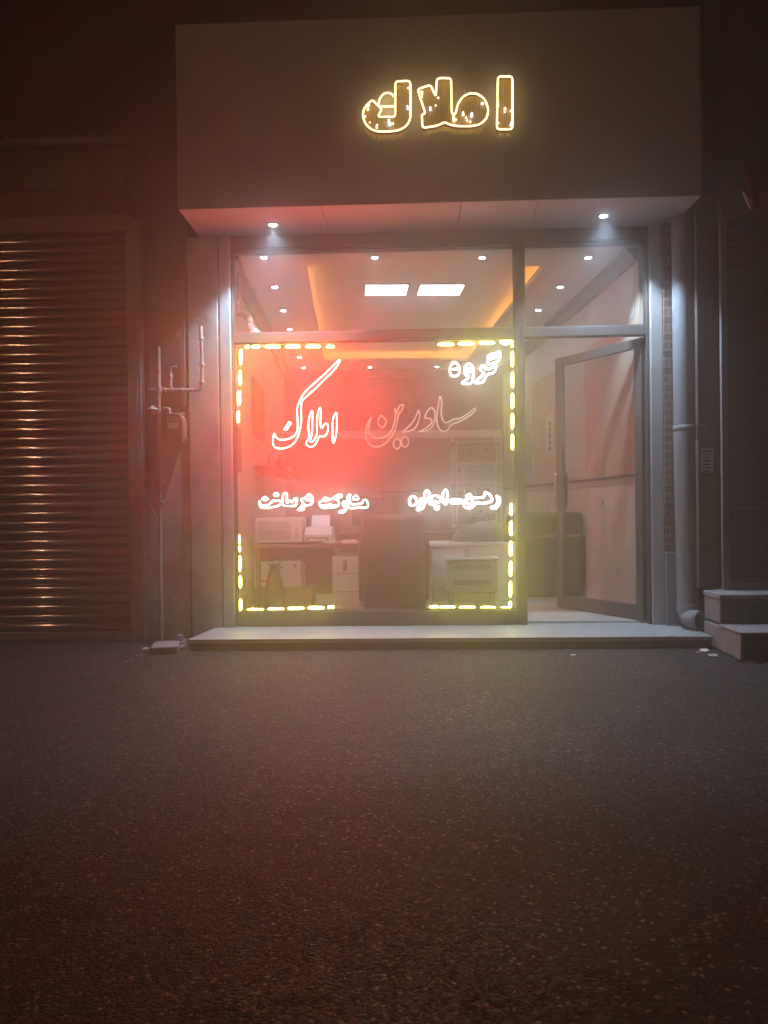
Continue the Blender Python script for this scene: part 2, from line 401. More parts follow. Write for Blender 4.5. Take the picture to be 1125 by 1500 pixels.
# facade head between soffit and glass, jamb cladding either side
def xz(px, py, Y): p = atY(px, py, Y); return p.x, p.z
GL = atY(345, 640, 0).x; GR = atY(946.5, 640, 0).x          # glazing
JL = atY(323, 640, -0.08).x; JR = atY(973, 640, -0.08).x    # outer faces of the jambs
HEAD = 3.085
zt0 = atY(640, 497.5, 0).z; zt1 = atY(640, 484, 0).z        # transom bar
XM0, XM1 = atY(755.5, 640, 0).x, atY(769, 640, 0).x         # mullion between window and door
zb = atY(550, 894, 0).z                                     # top of bottom rail
for a_, b_ in ((JL, JL + 0.085), (JR - 0.09, JR)):
    b = MB(); b.box(a_, b_, -0.062, 0.08, STEP, SOF - 0.016, 0.004); b.build('jamb', M['jamb'], shop)
win = MB()
win.box(JL + 0.087, GL, -0.03, 0.05, STEP, SOF - 0.016, 0.003)
win.box(GR, JR - 0.092, -0.03, 0.05, STEP, SOF - 0.016, 0.003)
win.box(GL + 0.001, GR - 0.001, -0.034, 0.05, HEAD, SOF - 0.017, 0.003)
win.box(XM0, XM1, -0.036, 0.05, STEP + 0.001, HEAD - 0.001, 0.004)
win.box(GL + 0.001, XM0 - 0.001, -0.032, 0.05, zt0, zt1, 0.004)
win.box(XM1 + 0.001, GR - 0.001, -0.032, 0.05, zt0 , zt1, 0.004)
win.box(GL + 0.001, XM0 - 0.001, -0.032, 0.05, STEP + 0.002, zb, 0.004)
# thin glazing beads
for (x0, x1, z0, z1) in ((GL, XM0, zb, zt0), (GL, XM0, zt1, HEAD), (XM1, GR, zt1, HEAD)):
    for q in ((x0 + .001, x0 + .012, z0 + .001, z1 - .001), (x1 - .012, x1 - .001, z0 + .001, z1 - .001), (x0 + .013, x1 - .013, z0 + .001, z0 + .012), (x0 + .013, x1 - .013, z1 - .012, z1 - .001)):
        win.box(q[0], q[1], -0.012, 0.0, q[2], q[3])
window = win.build('shop_window', M['frame'], shop)
for (x0, x1, z0, z1) in ((GL, XM0, zb, zt0), (GL, XM0, zt1, HEAD), (XM1, GR, zt1, HEAD)):
    g = MB(); g.box(x0 + 0.002, x1 - 0.002, 0.002, 0.008, z0 + 0.002, z1 - 0.002); g.build('pane', M['glass'], window)
# door leaf, hinged on the right, opened inwards
HX = GR - 0.012; H = Vector((HX, 0.02, 0)); th = R(180 - 58.5)
dl = 0.985; z0, z1 = STEP + 0.022, zt0 - 0.012
dm = Matrix.Translation(H) @ Matrix.Rotation(th, 4, 'Z')     # x axis runs along the leaf
d = MB(dm)
d.box(0.0, 0.075, -0.022, 0.022, z0, z1, 0.003)
d.box(dl - 0.075, dl, -0.022, 0.022, z0, z1, 0.003)
d.box(0.0755, dl - 0.0755, -0.020, 0.020, z1 - 0.075, z1, 0.003)
d.box(0.0755, dl - 0.0755, -0.020, 0.020, z0, z0 + 0.115, 0.003)
door = d.build('door', M['frame'], shop)
g = MB(dm); g.box(0.077, dl - 0.077, -0.003, 0.003, z0 + 0.116, z1 - 0.076); g.build('pane', M['doorglass'], door)
for sg in (1, -1):
    g = MB(dm); g.tube([(dl - 0.04, sg * y_, z_) for y_, z_ in ((.022, 1.0), (.06, 1.0), (.065, 1.02), (.065, 1.28), (.06, 1.3), (.022, 1.3))], 0.011); g.build('handle', M['chrome'], door)
for hz in (0.35, 1.2, 2.1):
    g = MB(dm); g.tube([(-0.006, -0.024, hz - 0.05), (-0.006, -0.024, hz + 0.05)], 0.010); g.build('hinge', M['rail'], door)
# shell of the room
fl = MB()
fl.plan([(JL + .09, 0.055), (JR - .095, 0.055), tuple(UV(U1 + .1, V1 + .1)[:2]), tuple(UV(U0 - .1, V1 + .1)[:2])], 0.02, FLR)
fl.build('floor', M['floor'], shop)
w = MB(RM); w.box(U0 - 0.15, U0, 0.175, V1 + .15, 0.02, REC + .2); w.build('left_wall', M['leftwall'], shop)
w = MB(RM); w.box(U1, U1 + 0.15, -0.05, V1 + .15, 0.02, REC + .2); rw = w.build('right_wall', M['wallpaper'], shop)
w = MB(RM); w.box(U0 + .001, U1 - .001, V1, V1 + 0.15, 0.02, REC + .2); bw = w.build('back_wall', M['backwall'], shop)
# wallpaper with pale upright bands
w = MB(RM)
def wallband(px0, px1, py, zlo, zhi):
    va, vb = at_u(px0, py, U1)[0], at_u(px1, py, U1)[0]
    w.box(U1 - 0.004, U1 - 0.0005, min(va, vb), max(va, vb), zlo, zhi)
for (a_, b_) in ((768, 781), (826, 858)): wallband(a_, b_, 640, 1.30, 2.52)
w.box(U1 - 0.004, U1 - 0.0005, 0.05, V1 - .01, 2.53, CEI - 0.13)
w.build('wallpaper_band', M['wallpale'], rw)
w = MB(RM); w.box(U1 - 0.010, U1 - 0.0005, 0.02, V1 - 0.002, FLR, 1.185); w.build('dado', M['dado'], rw)
w = MB(RM); w.box(U1 - 0.013, U1 - 0.0005, 0.02, V1 - 0.002, 1.187, 1.245, 0.002); w.build('tile_border', M['border'], rw)
w = MB(RM); w.box(U1 - 0.022, U1 - 0.0005, 0.02, V1 - 0.002, 1.247, 1.268, 0.003); w.build('wall_trim', M['darktrim'], rw)
# cornices
w = MB(RM)
for (u, sgn) in ((U1, -1), (U0, 1)):
    pr = [(0, CEI - 0.10), (0, CEI), (0.09, CEI), (0.09, CEI - 0.02), (0.05, CEI - 0.04), (0.03, CEI - 0.08), (0.015, CEI - 0.10)]
    v_a = -0.04 if sgn < 0 else 0.18
    pts = [(u + sgn * (p[0] + .001), p[1] - .001) for p in pr]
    w.prism(pts, v_a, V1 - 0.003)
w.build('cornice', M['cornice'], shop)
# ceiling with the recess
RU0, RU1, RV0, RV1 = -0.833, 1.193, 0.43, 4.75
w = MB(RM)
fv = lambda u: (0.056 - u * math.sin(ANG)) / math.cos(ANG)     # where the room meets the glazing
w.plan([(U0 - .1, fv(U0 - .1)), (RU0, fv(RU0)), (RU0, V1 + .1), (U0 - .1, V1 + .1)], CEI, CEI + .05)
w.plan([(RU1, fv(RU1)), (U1 + .1, fv(U1 + .1)), (U1 + .1, V1 + .1), (RU1, V1 + .1)], CEI, CEI + .05)
w.plan([(RU0 + .0005, fv(RU0 + .0005)), (RU1 - .0005, fv(RU1 - .0005)), (RU1 - .0005, RV0), (RU0 + .0005, RV0)], CEI, CEI + .05)
w.box(RU0 + .0005, RU1 - .0005, RV1, V1 + .1, CEI, CEI + .05)
ceil = w.build('ceiling', M['ceiling'], shop)
w = MB(RM)
w.box(RU0 - .22, RU1 + .22, RV0 - .22, RV1 + .22, REC, REC + .04)
w.box(RU0 - .22, RU0 - .20, RV0 - .2, RV1 + .2, CEI + .051, REC - .001); w.box(RU1 + .20, RU1 + .22, RV0 - .2, RV1 + .2, CEI + .051, REC - .001)
w.box(RU0 - .2, RU1 + .2, RV0 - .22, RV0 - .20, CEI + .051, REC - .001); w.box(RU0 - .2, RU1 + .2, RV1 + .20, RV1 + .22, CEI + .051, REC - .001)
w.build('recess', M['ceiling'], ceil)
# orange cove strips lying on the ledge round the recess
for (nm, q) in (('orange LED strip glowing along the left edge of the ceiling recess', (RU0 - .10, RU0 - .07, RV0, RV1)),
                ('orange LED strip glowing along the right edge of the ceiling recess', (RU1 + .07, RU1 + .10, RV0, RV1)),
                ('orange LED strip glowing along the far edge of the ceiling recess', (RU0, RU1, RV1 + .13, RV1 + .16))):
    w = MB(RM); w.box(q[0], q[1], q[2], q[3], CEI + .052, CEI + .072)
    tag(w.build('led_strip', M['orange_led']), nm, 'cove light', 'orange strips round the ceiling recess')
# back wall details: pale ledge, uprights, door lines
w = MB(RM)
ul, zl = at_v(420, 644, V1); zl2 = at_v(600, 631, V1)[1]
w.box(U0 + .002, U1 - .03, V1 - 0.05, V1 - 0.001, zl, zl2, 0.004); w.build('ledge', M['wallpale'], bw)
w = MB(RM)
for px in (445, 503, 540, 600, 652):
    u_ = at_v(px, 590, V1)[0]; w.box(u_ - .02, u_ + .02, V1 - .018, V1 - .001, zl2 + .002, CEI - .12, 0.003)
w.box(U0 + .002, U1 - .03, V1 - .02, V1 - .001, CEI - .115, CEI - .002)
w.build('panel_trim', M['darktrim'], bw)
# door step
b = MB()
x0s, x1s = atY(276, 935, -0.6).x, 2.11
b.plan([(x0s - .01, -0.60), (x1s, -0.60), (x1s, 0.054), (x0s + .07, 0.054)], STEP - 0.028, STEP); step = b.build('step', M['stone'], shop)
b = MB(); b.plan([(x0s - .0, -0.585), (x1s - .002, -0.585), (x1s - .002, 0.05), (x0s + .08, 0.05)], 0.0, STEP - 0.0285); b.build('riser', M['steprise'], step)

# ------------------------------------------------------------------ lamps in the ceilings
def spot(name, parent, energy, color, half, blend=0.5, rad=0.03):
    l = bpy.data.lights.new(name, 'SPOT'); l.energy = energy; l.color = color; l.spot_size = 2 * half; l.spot_blend = blend; l.shadow_soft_size = rad
    o = bpy.data.objects.new(name, l); COL.objects.link(o); o.parent = parent; o.location = (0, 0, -0.012)
    return o
def make_downlight(name, label, cat, group, rad):
    t = thing(name, label, cat, (0, 0, 0), group)
    MB().lathe([(rad * .72, 0.0), (rad * .72, -.004), (rad, -.006), (rad + .010, -.004), (rad + .011, 0.0)], (0, 0, 0)).build('trim_ring', M['white'], t, True)
    MB().lathe([(rad * .70, -0.0015), (rad * .68, -.0050), (rad * .3, -.0075), (0.001, -.008)], (0, 0, 0)).build('lens', M['downlens'], t, True)
    return t
LAB = {}
dv = [0.20, 1.05, 1.90, 2.75, 3.6, 4.40, 5.18]
spots = []
for i, u in enumerate((-1.16, -0.26, 0.62, 1.50)):
    spots.append((u, dv[0], ['round ceiling downlight just behind the glass at the left end of the front row', 'second ceiling downlight from the left in the row just behind the glass',
                             'third ceiling downlight from the left in the row just behind the glass', 'round ceiling downlight just behind the glass over the open door'][i]))
ordw = ['', 'second', 'third', 'fourth', 'fifth', 'sixth']
for k in range(1, 6):
    spots.append((-1.155, dv[k], '%s ceiling downlight from the glass in the row along the left wall' % ordw[k]))
for k in range(1, 6):
    spots.append((1.50, dv[k], '%s ceiling downlight from the glass in the row along the right wall' % ordw[k]))
for u, nm in ((-1.15, 'ceiling downlight in the far left corner by the dark back wall'), (-0.18, 'left one of two middle ceiling downlights close to the dark back wall'),
              (0.80, 'right one of two middle ceiling downlights close to the dark back wall'), (1.50, 'ceiling downlight in the far right corner by the back wall')):
    spots.append((u, dv[6], nm))
proto = make_downlight('ceiling_downlight', spots[0][2], 'downlight', 'downlights in the shop ceiling', 0.036)
spot('downlight_beam', proto, 2.3, (0.78, 0.90, 1.0), R(68), 1.0)
for i, (u, v, lab) in enumerate(spots):
    p = UV(u, v, CEI - 0.0005)
    if i == 0: proto.location = p
    else:
        q = copy_thing(proto, p); q['label'] = lab
cl = make_downlight('canopy_downlight', 'cool white downlight in the canopy underside at its left', 'downlight', 'downlights under the canopy', 0.040)
SPOTE = 165.0
spot('canopy_beam', cl, SPOTE, (0.55, 0.76, 1.0), R(51), 0.38, 0.05)
p = atZ(400, 329, SOF - .014); cl.location = (p.x, p.y, SOF - 0.0145)
p = atZ(884, 316, SOF - .014)
q = copy_thing(cl, (p.x, p.y, SOF - 0.0145)); q['label'] = 'cool white downlight in the canopy underside above the open door'
# ceiling panels in the recess
pr = []
for i, (u0, u1, v0, v1, lab) in enumerate(((-0.31, 0.11, 1.46, 1.84, 'bright square ceiling panel light nearer the glass, the left one of the pair'),
                                           (0.228, 0.664, 1.46, 1.84, 'bright square ceiling panel light nearer the glass, the right one of the pair'),
                                           (-0.30, 0.09, 3.52, 3.9, 'bright ceiling panel light deeper in the room, half hidden by the window bar'))):
    t = thing('panel_light', lab, 'ceiling light', UV(0.5 * (u0 + u1), 0.5 * (v0 + v1), REC), 'square panels in the ceiling recess')
    w = MB(RM); w.box(u0, u1, v0, v1, REC - 0.012, REC - 0.001); w.build('diffuser', M['panel_light'], t)
    w = MB(RM)
    w.box(u0 - .012, u0 - .0005, v0 - .012, v1 + .012, REC - .016, REC - .0005); w.box(u1 + .0005, u1 + .012, v0 - .012, v1 + .012, REC - .016, REC - .0005)
    w.box(u0, u1, v0 - .012, v0 - .0005, REC - .016, REC - .0005); w.box(u0, u1, v1 + .0005, v1 + .012, REC - .016, REC - .0005)
    w.build('frame', M['white'], t)

# ------------------------------------------------------------------ glowing writing in the window
def trace(org, sc, pts, Y): 
    return [atY(org[0] + p[0] / sc, org[1] + p[1] / sc, Y) for p in pts]
def neon(name, label, mat, org, sc, strokes, Y=0.028, r=0.0052, cat='neon sign', closed=True, sub=4, n=6):
    t = None
    pts0 = trace(org, sc, strokes[0], Y)
    t = thing(name, label, cat, tuple(pts0[0]))
    for s_ in strokes:
        cl_ = closed; rr = r
        if isinstance(s_, tuple): s_, cl_, rr = s_
        m = MB(); m.tube(smooth_loop(trace(org, sc, s_, Y), sub, cl_), rr, n=n, closed=cl_)
        o = m.build('letter', mat, t)
        if mat != M['unlit']:       # the tubes sit in an opaque channel and shine towards the street only
            m = MB(); m.tube(smooth_loop(trace(org, sc, s_, Y + rr * 0.55), sub, cl_), rr * 1.06, n=n, closed=cl_)
            m.build('channel', M['cable'], o)
    return t
neon('neon_sign', 'large red glowing outlined word with long rising stroke on the window', M['neon_red'], (390, 520), 9.375, [
    [(1000,70),(930,135),(830,235),(730,325),(620,425),(530,510),(480,590),(440,680),(422,760),(428,870),(432,980),(415,1070),(370,1120),(300,1155),(220,1165),(160,1150),(125,1110),(110,1075),(98,1130),(92,1200),(105,1250),(150,1280),(220,1285),(300,1265),(370,1220),(420,1150),(455,1060),(475,960),(483,860),(478,760),(485,660),(510,610),(580,545),(680,455),(790,345),(890,250),(960,170),(1008,92)],
    [(320,922),(338,945),(312,972),(300,1000),(280,1026),(245,1018),(272,990),(285,962),(300,935)],
    [(625,770),(600,830),(580,910),(578,1010),(590,1110),(575,1160),(545,1215),(575,1250),(620,1262),(660,1240),(695,1190),(730,1120),(790,1120),(830,1080),(848,1010),(840,955),(815,940),(790,965),(770,1000),(748,985),(744,900),(750,800),(738,722),(715,780),(700,870),(695,980),(695,1080),(660,1160),(620,1195),(600,1180),(622,1100),(632,1000),(632,880),(640,800)],
    [(957,795),(925,860),(908,950),(912,1060),(910,1150),(918,1208),(940,1170),(962,1080),(970,980),(970,880),(970,810)]], r=0.0050)
neon('neon_sign', 'pale, nearly unlit tube lettering with a faint added glow, in the middle of the window beside the red word', M['unlit'], (525, 580), 6.25, [
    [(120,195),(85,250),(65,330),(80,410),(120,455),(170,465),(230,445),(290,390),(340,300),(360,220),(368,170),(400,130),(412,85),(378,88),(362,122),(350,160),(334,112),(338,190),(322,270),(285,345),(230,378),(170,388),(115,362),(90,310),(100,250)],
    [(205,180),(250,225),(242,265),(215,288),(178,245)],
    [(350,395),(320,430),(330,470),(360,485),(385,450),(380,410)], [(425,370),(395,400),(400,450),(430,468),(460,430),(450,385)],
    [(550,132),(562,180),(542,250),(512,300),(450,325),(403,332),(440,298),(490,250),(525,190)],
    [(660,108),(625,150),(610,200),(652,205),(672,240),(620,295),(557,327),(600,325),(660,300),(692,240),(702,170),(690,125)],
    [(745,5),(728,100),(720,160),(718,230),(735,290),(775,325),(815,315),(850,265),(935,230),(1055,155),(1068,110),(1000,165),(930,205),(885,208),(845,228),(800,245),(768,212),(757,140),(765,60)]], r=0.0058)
neon('neon_sign', 'short white glowing word in the upper right of the window', M['neon_white'], (640, 505), 9.375, [
    [(240,242),(192,290),(180,370),(200,422),(268,428),(312,372),(300,290)],
    ([(218,342),(252,330),(292,340)], False, 0.006),
    [(440,260),(390,300),(376,368),(402,420),(440,436),(402,480),(345,524),(400,535),(465,526),(492,470),(502,380),(490,300)],
    ([(408,335),(470,325),(474,368),(425,372)], True, 0.006),
    [(862,98),(800,122),(705,150),(702,215),(690,262),(740,262),(852,212)],
    ([(722,205),(790,175),(848,150)], False, 0.007),
    [(628,282),(596,340),(640,392),(600,440),(520,518),(600,520),(642,500),(690,412),(770,388),(806,330),(800,258),(760,312),(690,338),(655,318)]], r=0.0062)
neon('neon_sign', 'small white glowing two word line in the lower left of the window', M['neon_white'], (370, 710), 12.5, [
    [(125,300),(140,395),(200,425),(300,425),(370,410),(440,395),(520,350),(490,290),(440,300),(380,285),(330,335),(300,362),(230,385),(155,368)],
    [(230,230),(180,262),(230,285),(280,268)], [(430,155),(388,180),(425,210),(470,185)],
    [(600,150),(555,200),(548,300),(560,370),(620,390),(780,385),(802,330),(812,260),(770,250),(740,300),(710,318),(680,290),(640,330),(618,280),(630,190)],
    [(1020,175),(975,240),(900,262),(905,310),(942,350),(940,420),(925,458),(830,462),(890,415),(900,380),(1040,372),(1092,330),(1098,245),(1060,195)],
    ([(985,290),(1030,262),(1065,300)], False, 0.004),
    # first word of the line, further right
    [(1240,310),(1247,392),(1300,425),(1405,420),(1530,402),(1570,372),(1577,300),(1490,245),(1512,210),(1615,182),(1622,228),(1530,245)],
    [(1340,240),(1292,262),(1335,300),(1385,275)],
    ([(1270,372),(1330,390),(1415,358),(1470,378),(1530,370)], False, 0.004),
    [(1672,305),(1650,365),(1690,410),(1680,460),(1585,498),(1660,505),(1712,445),(1718,345)],
    [(1755,190),(1735,265),(1745,400),(1810,430),(1965,420),(2095,418),(2112,360),(2080,285),(2025,290),(2000,340),(1905,350),(1800,360),(1778,260),(1790,195)],
    [(1895,190),(1845,262),(1938,268)]], r=0.0041)
neon('neon_sign', 'bright white glowing words with a dash in the lower right of the window', M['neon_white'], (590, 710), 7.5, [
    [(105,125),(75,170),(80,218),(128,225),(155,170)],
    [(200,150),(232,200),(222,255),(155,275),(185,230)],
    [(265,65),(240,105),(245,195),(286,150),(290,92)],
    [(300,150),(360,118),(420,155),(405,188),(290,196),(335,222),(318,170)],
    [(370,232),(352,255),(378,272),(396,250)],
    [(470,58),(437,110),(450,195),(470,214),(490,160),(490,90)],
    [(535,165),(635,165),(638,198),(535,198)],
    [(692,165),(662,200),(690,248),(740,256),(792,220),(810,200),(880,205),(945,192),(980,170),(965,120),(905,85),(888,135),(760,150),(775,195),(740,215),(705,205)],
    [(725,105),(702,130),(728,148),(752,128)],
    [(1030,125),(1045,180),(1012,238),(968,250),(1020,260),(1060,205),(1062,150)]], r=0.0072)

# dashed LED light strips framing the four corners of the window
def led_corner(label, org, sc, hor, ver, hy, vx, Ys=0.026, corner=None):
    t = None; r = 0.0105
    x_ = org[0] + vx[0] / sc; y_ = org[1] + hy[0] / sc
    t = thing('led_strip', label, 'light strip', tuple(atY(x_, y_, Ys)), 'dashed light strips round the window')
    for i, (a_, b_) in enumerate(hor):
        y0 = org[1] + (hy[0] + (hy[1] - hy[0]) * i / max(1, len(hor) - 1)) / sc
        p0, p1 = atY(org[0] + a_ / sc, y0, Ys), atY(org[0] + b_ / sc, y0, Ys)
        ln = (p1 - p0).length
        f = [0, .06, .2, .8, .94, 1]; k = [0.35, .8, 1, 1, .8, .35]
        m = MB(); m.tube([p0.lerp(p1, q) for q in f], [r * q for q in k], n=10); o = m.build('light_tube', M['led_yellow'], t); m = MB(); m.tube([p0 + Vector((0, r * .6, 0)), p1 + Vector((0, r * .6, 0))], r * 1.03, n=8); m.build('channel', M['cable'], o)
    for i, (a_, b_) in enumerate(ver):
        x0 = org[0] + (vx[0] + (vx[1] - vx[0]) * i / max(1, len(ver) - 1)) / sc
        p0, p1 = atY(x0, org[1] + a_ / sc, Ys), atY(x0, org[1] + b_ / sc, Ys)
        f = [0, .06, .2, .8, .94, 1]; k = [0.35, .8, 1, 1, .8, .35]
        m = MB(); m.tube([p0.lerp(p1, q) for q in f], [r * q for q in k], n=10); o = m.build('light_tube', M['led_yellow'], t); m = MB(); m.tube([p0 + Vector((0, r * .6, 0)), p1 + Vector((0, r * .6, 0))], r * 1.03, n=8); m.build('channel', M['cable'], o)
    xs = [q for ab in hor for q in ab]; ys = [q for ab in ver for q in ab]
    m = MB()
    A, B = atY(org[0] + min(xs) / sc, org[1] + sum(hy) / 2 / sc, Ys), atY(org[0] + max(xs) / sc, org[1] + sum(hy) / 2 / sc, Ys)
    C_, D = atY(org[0] + sum(vx) / 2 / sc, org[1] + min(ys) / sc, Ys), atY(org[0] + sum(vx) / 2 / sc, org[1] + max(ys) / sc, Ys)
    zc = (A.z + B.z) / 2; xc = (C_.x + D.x) / 2
    far = A if abs(A.x - xc) > abs(B.x - xc) else B
    end = C_ if abs(C_.z - zc) > abs(D.z - zc) else D
    m.tube([(far.x, 0.012, zc), (xc, 0.012, zc), (xc, 0.012, end.z)], 0.0028, n=6)
    m.build('carrier', M['cable'], t)
led_corner('dashed yellow light strip round the upper left corner of the window', (340, 490), 7.03,
           [(135,182),(205,285),(340,495),(550,702),(760,910),(970,1052)], [(155,312),(368,522),(578,732),(788,906)], (128, 122), (90, 65))
led_corner('dashed yellow light strip round the upper right corner of the window', (620, 490), 7.03,
           [(150,317),(360,526),(573,735),(790,925)], [(100,130),(175,332),(388,547),(604,762),(814,970),(1028,1186)], (101, 80), (918, 918))
led_corner('dashed yellow light strip round the lower left corner of the window', (330, 770), 6.25,
           [(203,352),(388,537),(574,722),(758,906),(940,996)], [(85,166),(184,236),(276,416),(459,570),(673,785)], (770, 746), (124, 141))
led_corner('dashed yellow light strip round the lower right corner of the window', (610, 730), 6.617,
           [(128,210),(228,376),(416,572),(622,768),(818,916)], [(50,166),(219,362),(413,558),(608,755),(804,952),(1000,1062)], (1052, 1064), (917, 910))

# ------------------------------------------------------------------ the illuminated word on the canopy
YS = -0.601; DEP = 0.05
sign = thing('canopy_sign', 'illuminated gold channel letters of one word on the canopy front', 'sign', tuple(atY(640, 155, YS)))
def inside_spans(poly, x):
    zs = []
    for i in range(len(poly)):
        (x0, z0), (x1, z1) = poly[i], poly[(i + 1) % len(poly)]
        if (x0 <= x < x1) or (x1 <= x < x0): zs.append(z0 + (z1 - z0) * (x - x0) / (x1 - x0))
    zs.sort(); return [(zs[i], zs[i + 1]) for i in range(0, len(zs) - 1, 2)]
rs = random.Random(11)
def channel_letter(org, sc, outline, rounded, extra=(), nb=8):
    YF = YS - DEP
    if rounded: pts = outline
    poly = [(q.x, q.z) for q in [atY(org[0] + p[0] / sc, org[1] + p[1] / sc, YF) for p in outline]]
    # soften the corners a little
    sm = []
    n = len(poly)
    for i in range(n):
        a_, p_, b_ = Vector(poly[i - 1]), Vector(poly[i]), Vector(poly[(i + 1) % n])
        r0 = min(0.022, (a_ - p_).length * .4); r1 = min(0.022, (b_ - p_).length * .4)
        A_ = p_ + (a_ - p_).normalized() * r0; B_ = p_ + (b_ - p_).normalized() * r1
        for t in (0, .33, .67, 1): sm.append(A_ * (1 - t) ** 2 + p_ * 2 * t * (1 - t) + B_ * t * t)
    sm = [(v.x, v.y) for v in sm]
    b = MB(); b.prism(sm, YS - 0.012, YS - 0.001); letter = b.build('letter', M['gold'], sign)
    # the return: a thin wall round the outline
    b = MB(); m = len(sm)
    b.sheet([[(sm[i % m][0], YF + 0.004, sm[i % m][1]) for i in range(m + 1)], [(sm[i % m][0], YS - 0.010, sm[i % m][1]) for i in range(m + 1)]], False)
    ro = b.build('letter_return', M['goldside'], letter)
    so = ro.modifiers.new('thick', 'SOLIDIFY'); so.thickness = 0.004; so.offset = 0
    b = MB(); b.tube([(q[0], YF, q[1]) for q in sm], 0.0064, n=8, closed=True)
    for ex in extra:
        e = [atY(org[0] + p[0] / sc, org[1] + p[1] / sc, YF) for p in ex]
        b.tube([(q.x, YF, q.z) for q in e], 0.0064, n=8)
    b.build('neon_outline', M['neon_warm'], letter)
    # gold threads strung inside, and a fringe below
    b = MB(); f = MB()
    x0, x1 = min(q[0] for q in sm), max(q[0] for q in sm); x = x0 + 0.012
    spans = []
    while x < x1:
        sp = inside_spans(sm, x)
        for (za, zb_) in sp:
            if zb_ - za > 0.03:
                b.tube([(x, YF + 0.014, za + .008), (x, YF + 0.014, zb_ - .008)], 0.0022, n=4); spans.append((x, za, zb_))
        if sp:
            ln = 0.030 + rs.random() * 0.022
            f.tube([(x + rs.uniform(-.003, .003), YF + 0.02, sp[0][0] - .012), (x + rs.uniform(-.006, .006), YF + 0.014, sp[0][0] - .012 - ln)], 0.0030, n=4)
        x += 0.0125
    b.build('thread', M['thread'], letter)
    f.build('fringe', M['thread'], letter)
    b = MB(); b2 = MB()  # glowing beads painted in for lamp reflections on the gold acrylic
    for k in range(nb):
        x, za, zb_ = rs.choice(spans); z = rs.uniform(za + .03, zb_ - .03) if zb_ - za > .07 else (za + zb_) / 2
        tgt = b2 if rs.random() < .22 else b
        for j in range(rs.choice((1, 1, 2, 3))):
            tgt.ball((x + rs.uniform(-.004, .004), YF + 0.009, z + j * .017), rs.uniform(.0045, .0085), n=6)
    b.build('mirror_glint', M['bead'], letter); b2.build('mirror_glint', M['bead_cool'], letter)
channel_letter((500, 80), 3.75, [(860,120),(940,120),(940,410),(854,410)], False, nb=7)
channel_letter((500, 80), 3.75, [(418,190),(490,166),(519,232),(524,134),(546,128),(603,130),(606,318),(618,332),(630,318),(640,270),(668,230),(705,212),(745,214),(780,236),(800,270),(808,310),(798,350),(765,382),(720,393),(640,393),(600,386),(567,370),(530,390),(446,403),(441,328),(463,325)], False, nb=13)
channel_letter((520, 100), 9.375, [(555,180),(740,172),(762,205),(762,670),(742,740),(690,805),(610,850),(480,868),(300,868),(210,832),(135,750),(105,650),(120,560),(175,490),(240,432),(300,500),(372,560),(308,668),(552,668)], False,
               extra=[[(322,522),(332,440),(365,380),(405,345),(455,335),(505,352),(545,395)], [(330,525),(545,522)]], nb=9)

# ------------------------------------------------------------------ left neighbour
YW = -0.03                        # face of the plastered wall beside the shop
YSH = -0.135                       # plane of the left roller shutter
lw = thing('plaster_wall', 'stained grey plaster wall strip between the left roller shutter and the shop front', 'wall', (-1.8, YW, 0))
xl0 = atY(194, 640, YW).x; xp0 = atY(279, 640, YW).x; xl1 = JL - 0.012
b = MB(); b.box(xl0 - .02, xp0, YW, 0.3, 0, 3.82); b.build('wall', M['render'], lw)  # dark colour carries the cabinet's shade on this wall
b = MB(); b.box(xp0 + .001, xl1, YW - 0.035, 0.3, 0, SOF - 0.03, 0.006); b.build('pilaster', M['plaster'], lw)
b = MB(); b.box(xl1 + .001, JL - .001, YW + 0.03, 0.25, 0.09, SOF - 0.03); b.build('joint', M['darktrim'], lw)
# paler plaster sheet, its notched edge cut to the cabinet's shadow wedge
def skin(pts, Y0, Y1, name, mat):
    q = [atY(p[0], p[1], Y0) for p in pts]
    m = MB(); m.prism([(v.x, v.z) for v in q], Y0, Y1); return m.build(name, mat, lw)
skin([(203,944),(204,760),(207,700),(214,716),(222,742),(229,758),(238,742),(246,716),(254,690),(262,664),(268,650),(276,640),(278.3,640),(278.3,944)], YW - 0.012, YW - .0005, 'shadow_cut_plaster', M['plaster'])

sh = thing('roller_shutter', 'large grey steel roller shutter pulled down on the left, streaked with amber lamp glints', 'roller shutter', (-3.2, YSH, 0))
xr = atY(191, 640, YSH).x; zt = atY(100, 344, YSH).z
def slats(x0, x1, Y, z0, z1, pitch, bulge):
    prof = []
    z = z0; n = int(round((z1 - z0) / pitch)); pt = (z1 - z0) / n
    for i in range(n):
        a = z0 + i * pt
        for (t, h) in ((0.0, 0.15), (0.05, 0.62), (0.14, 0.92), (0.33, 1.0), (0.48, .975), (0.60, .92), (0.72, .81), (0.83, .64), (0.92, .42), (0.97, 0.18)):
            prof.append((Y - bulge * h, a + pt * t))
    m = MB()
    xs_ = [x0 + (x1 - x0) * i / 6 for i in range(7)]
    rj = random.Random(int(abs(x0) * 100))
    rows = []
    for (y, zz) in prof: rows.append([(x, y + rj.uniform(-.00028, .00028), zz) for x in xs_])
    m.sheet(rows, True); return m
slats(-5.2, xr, YSH, 0.075, zt, 0.0735, 0.018).build('curtain', M['shutter'], sh)
b = MB(); b.box(-5.2, xr, YSH - 0.022, YSH + 0.01, 0.006, 0.073, 0.004); b.build('bottom_bar', M['rail'], sh)
xg = atY(201, 640, YSH - .05).x
b = MB(); b.box(xr - 0.006, xg, YSH - 0.029, YSH - 0.0255, 0.0, zt + .02, 0.002); b.box(xr + .002, xg + .028, YSH - 0.024, YSH + 0.05, 0.0, zt + .1, 0.003); b.build('guide_rail', M['rail'], sh)
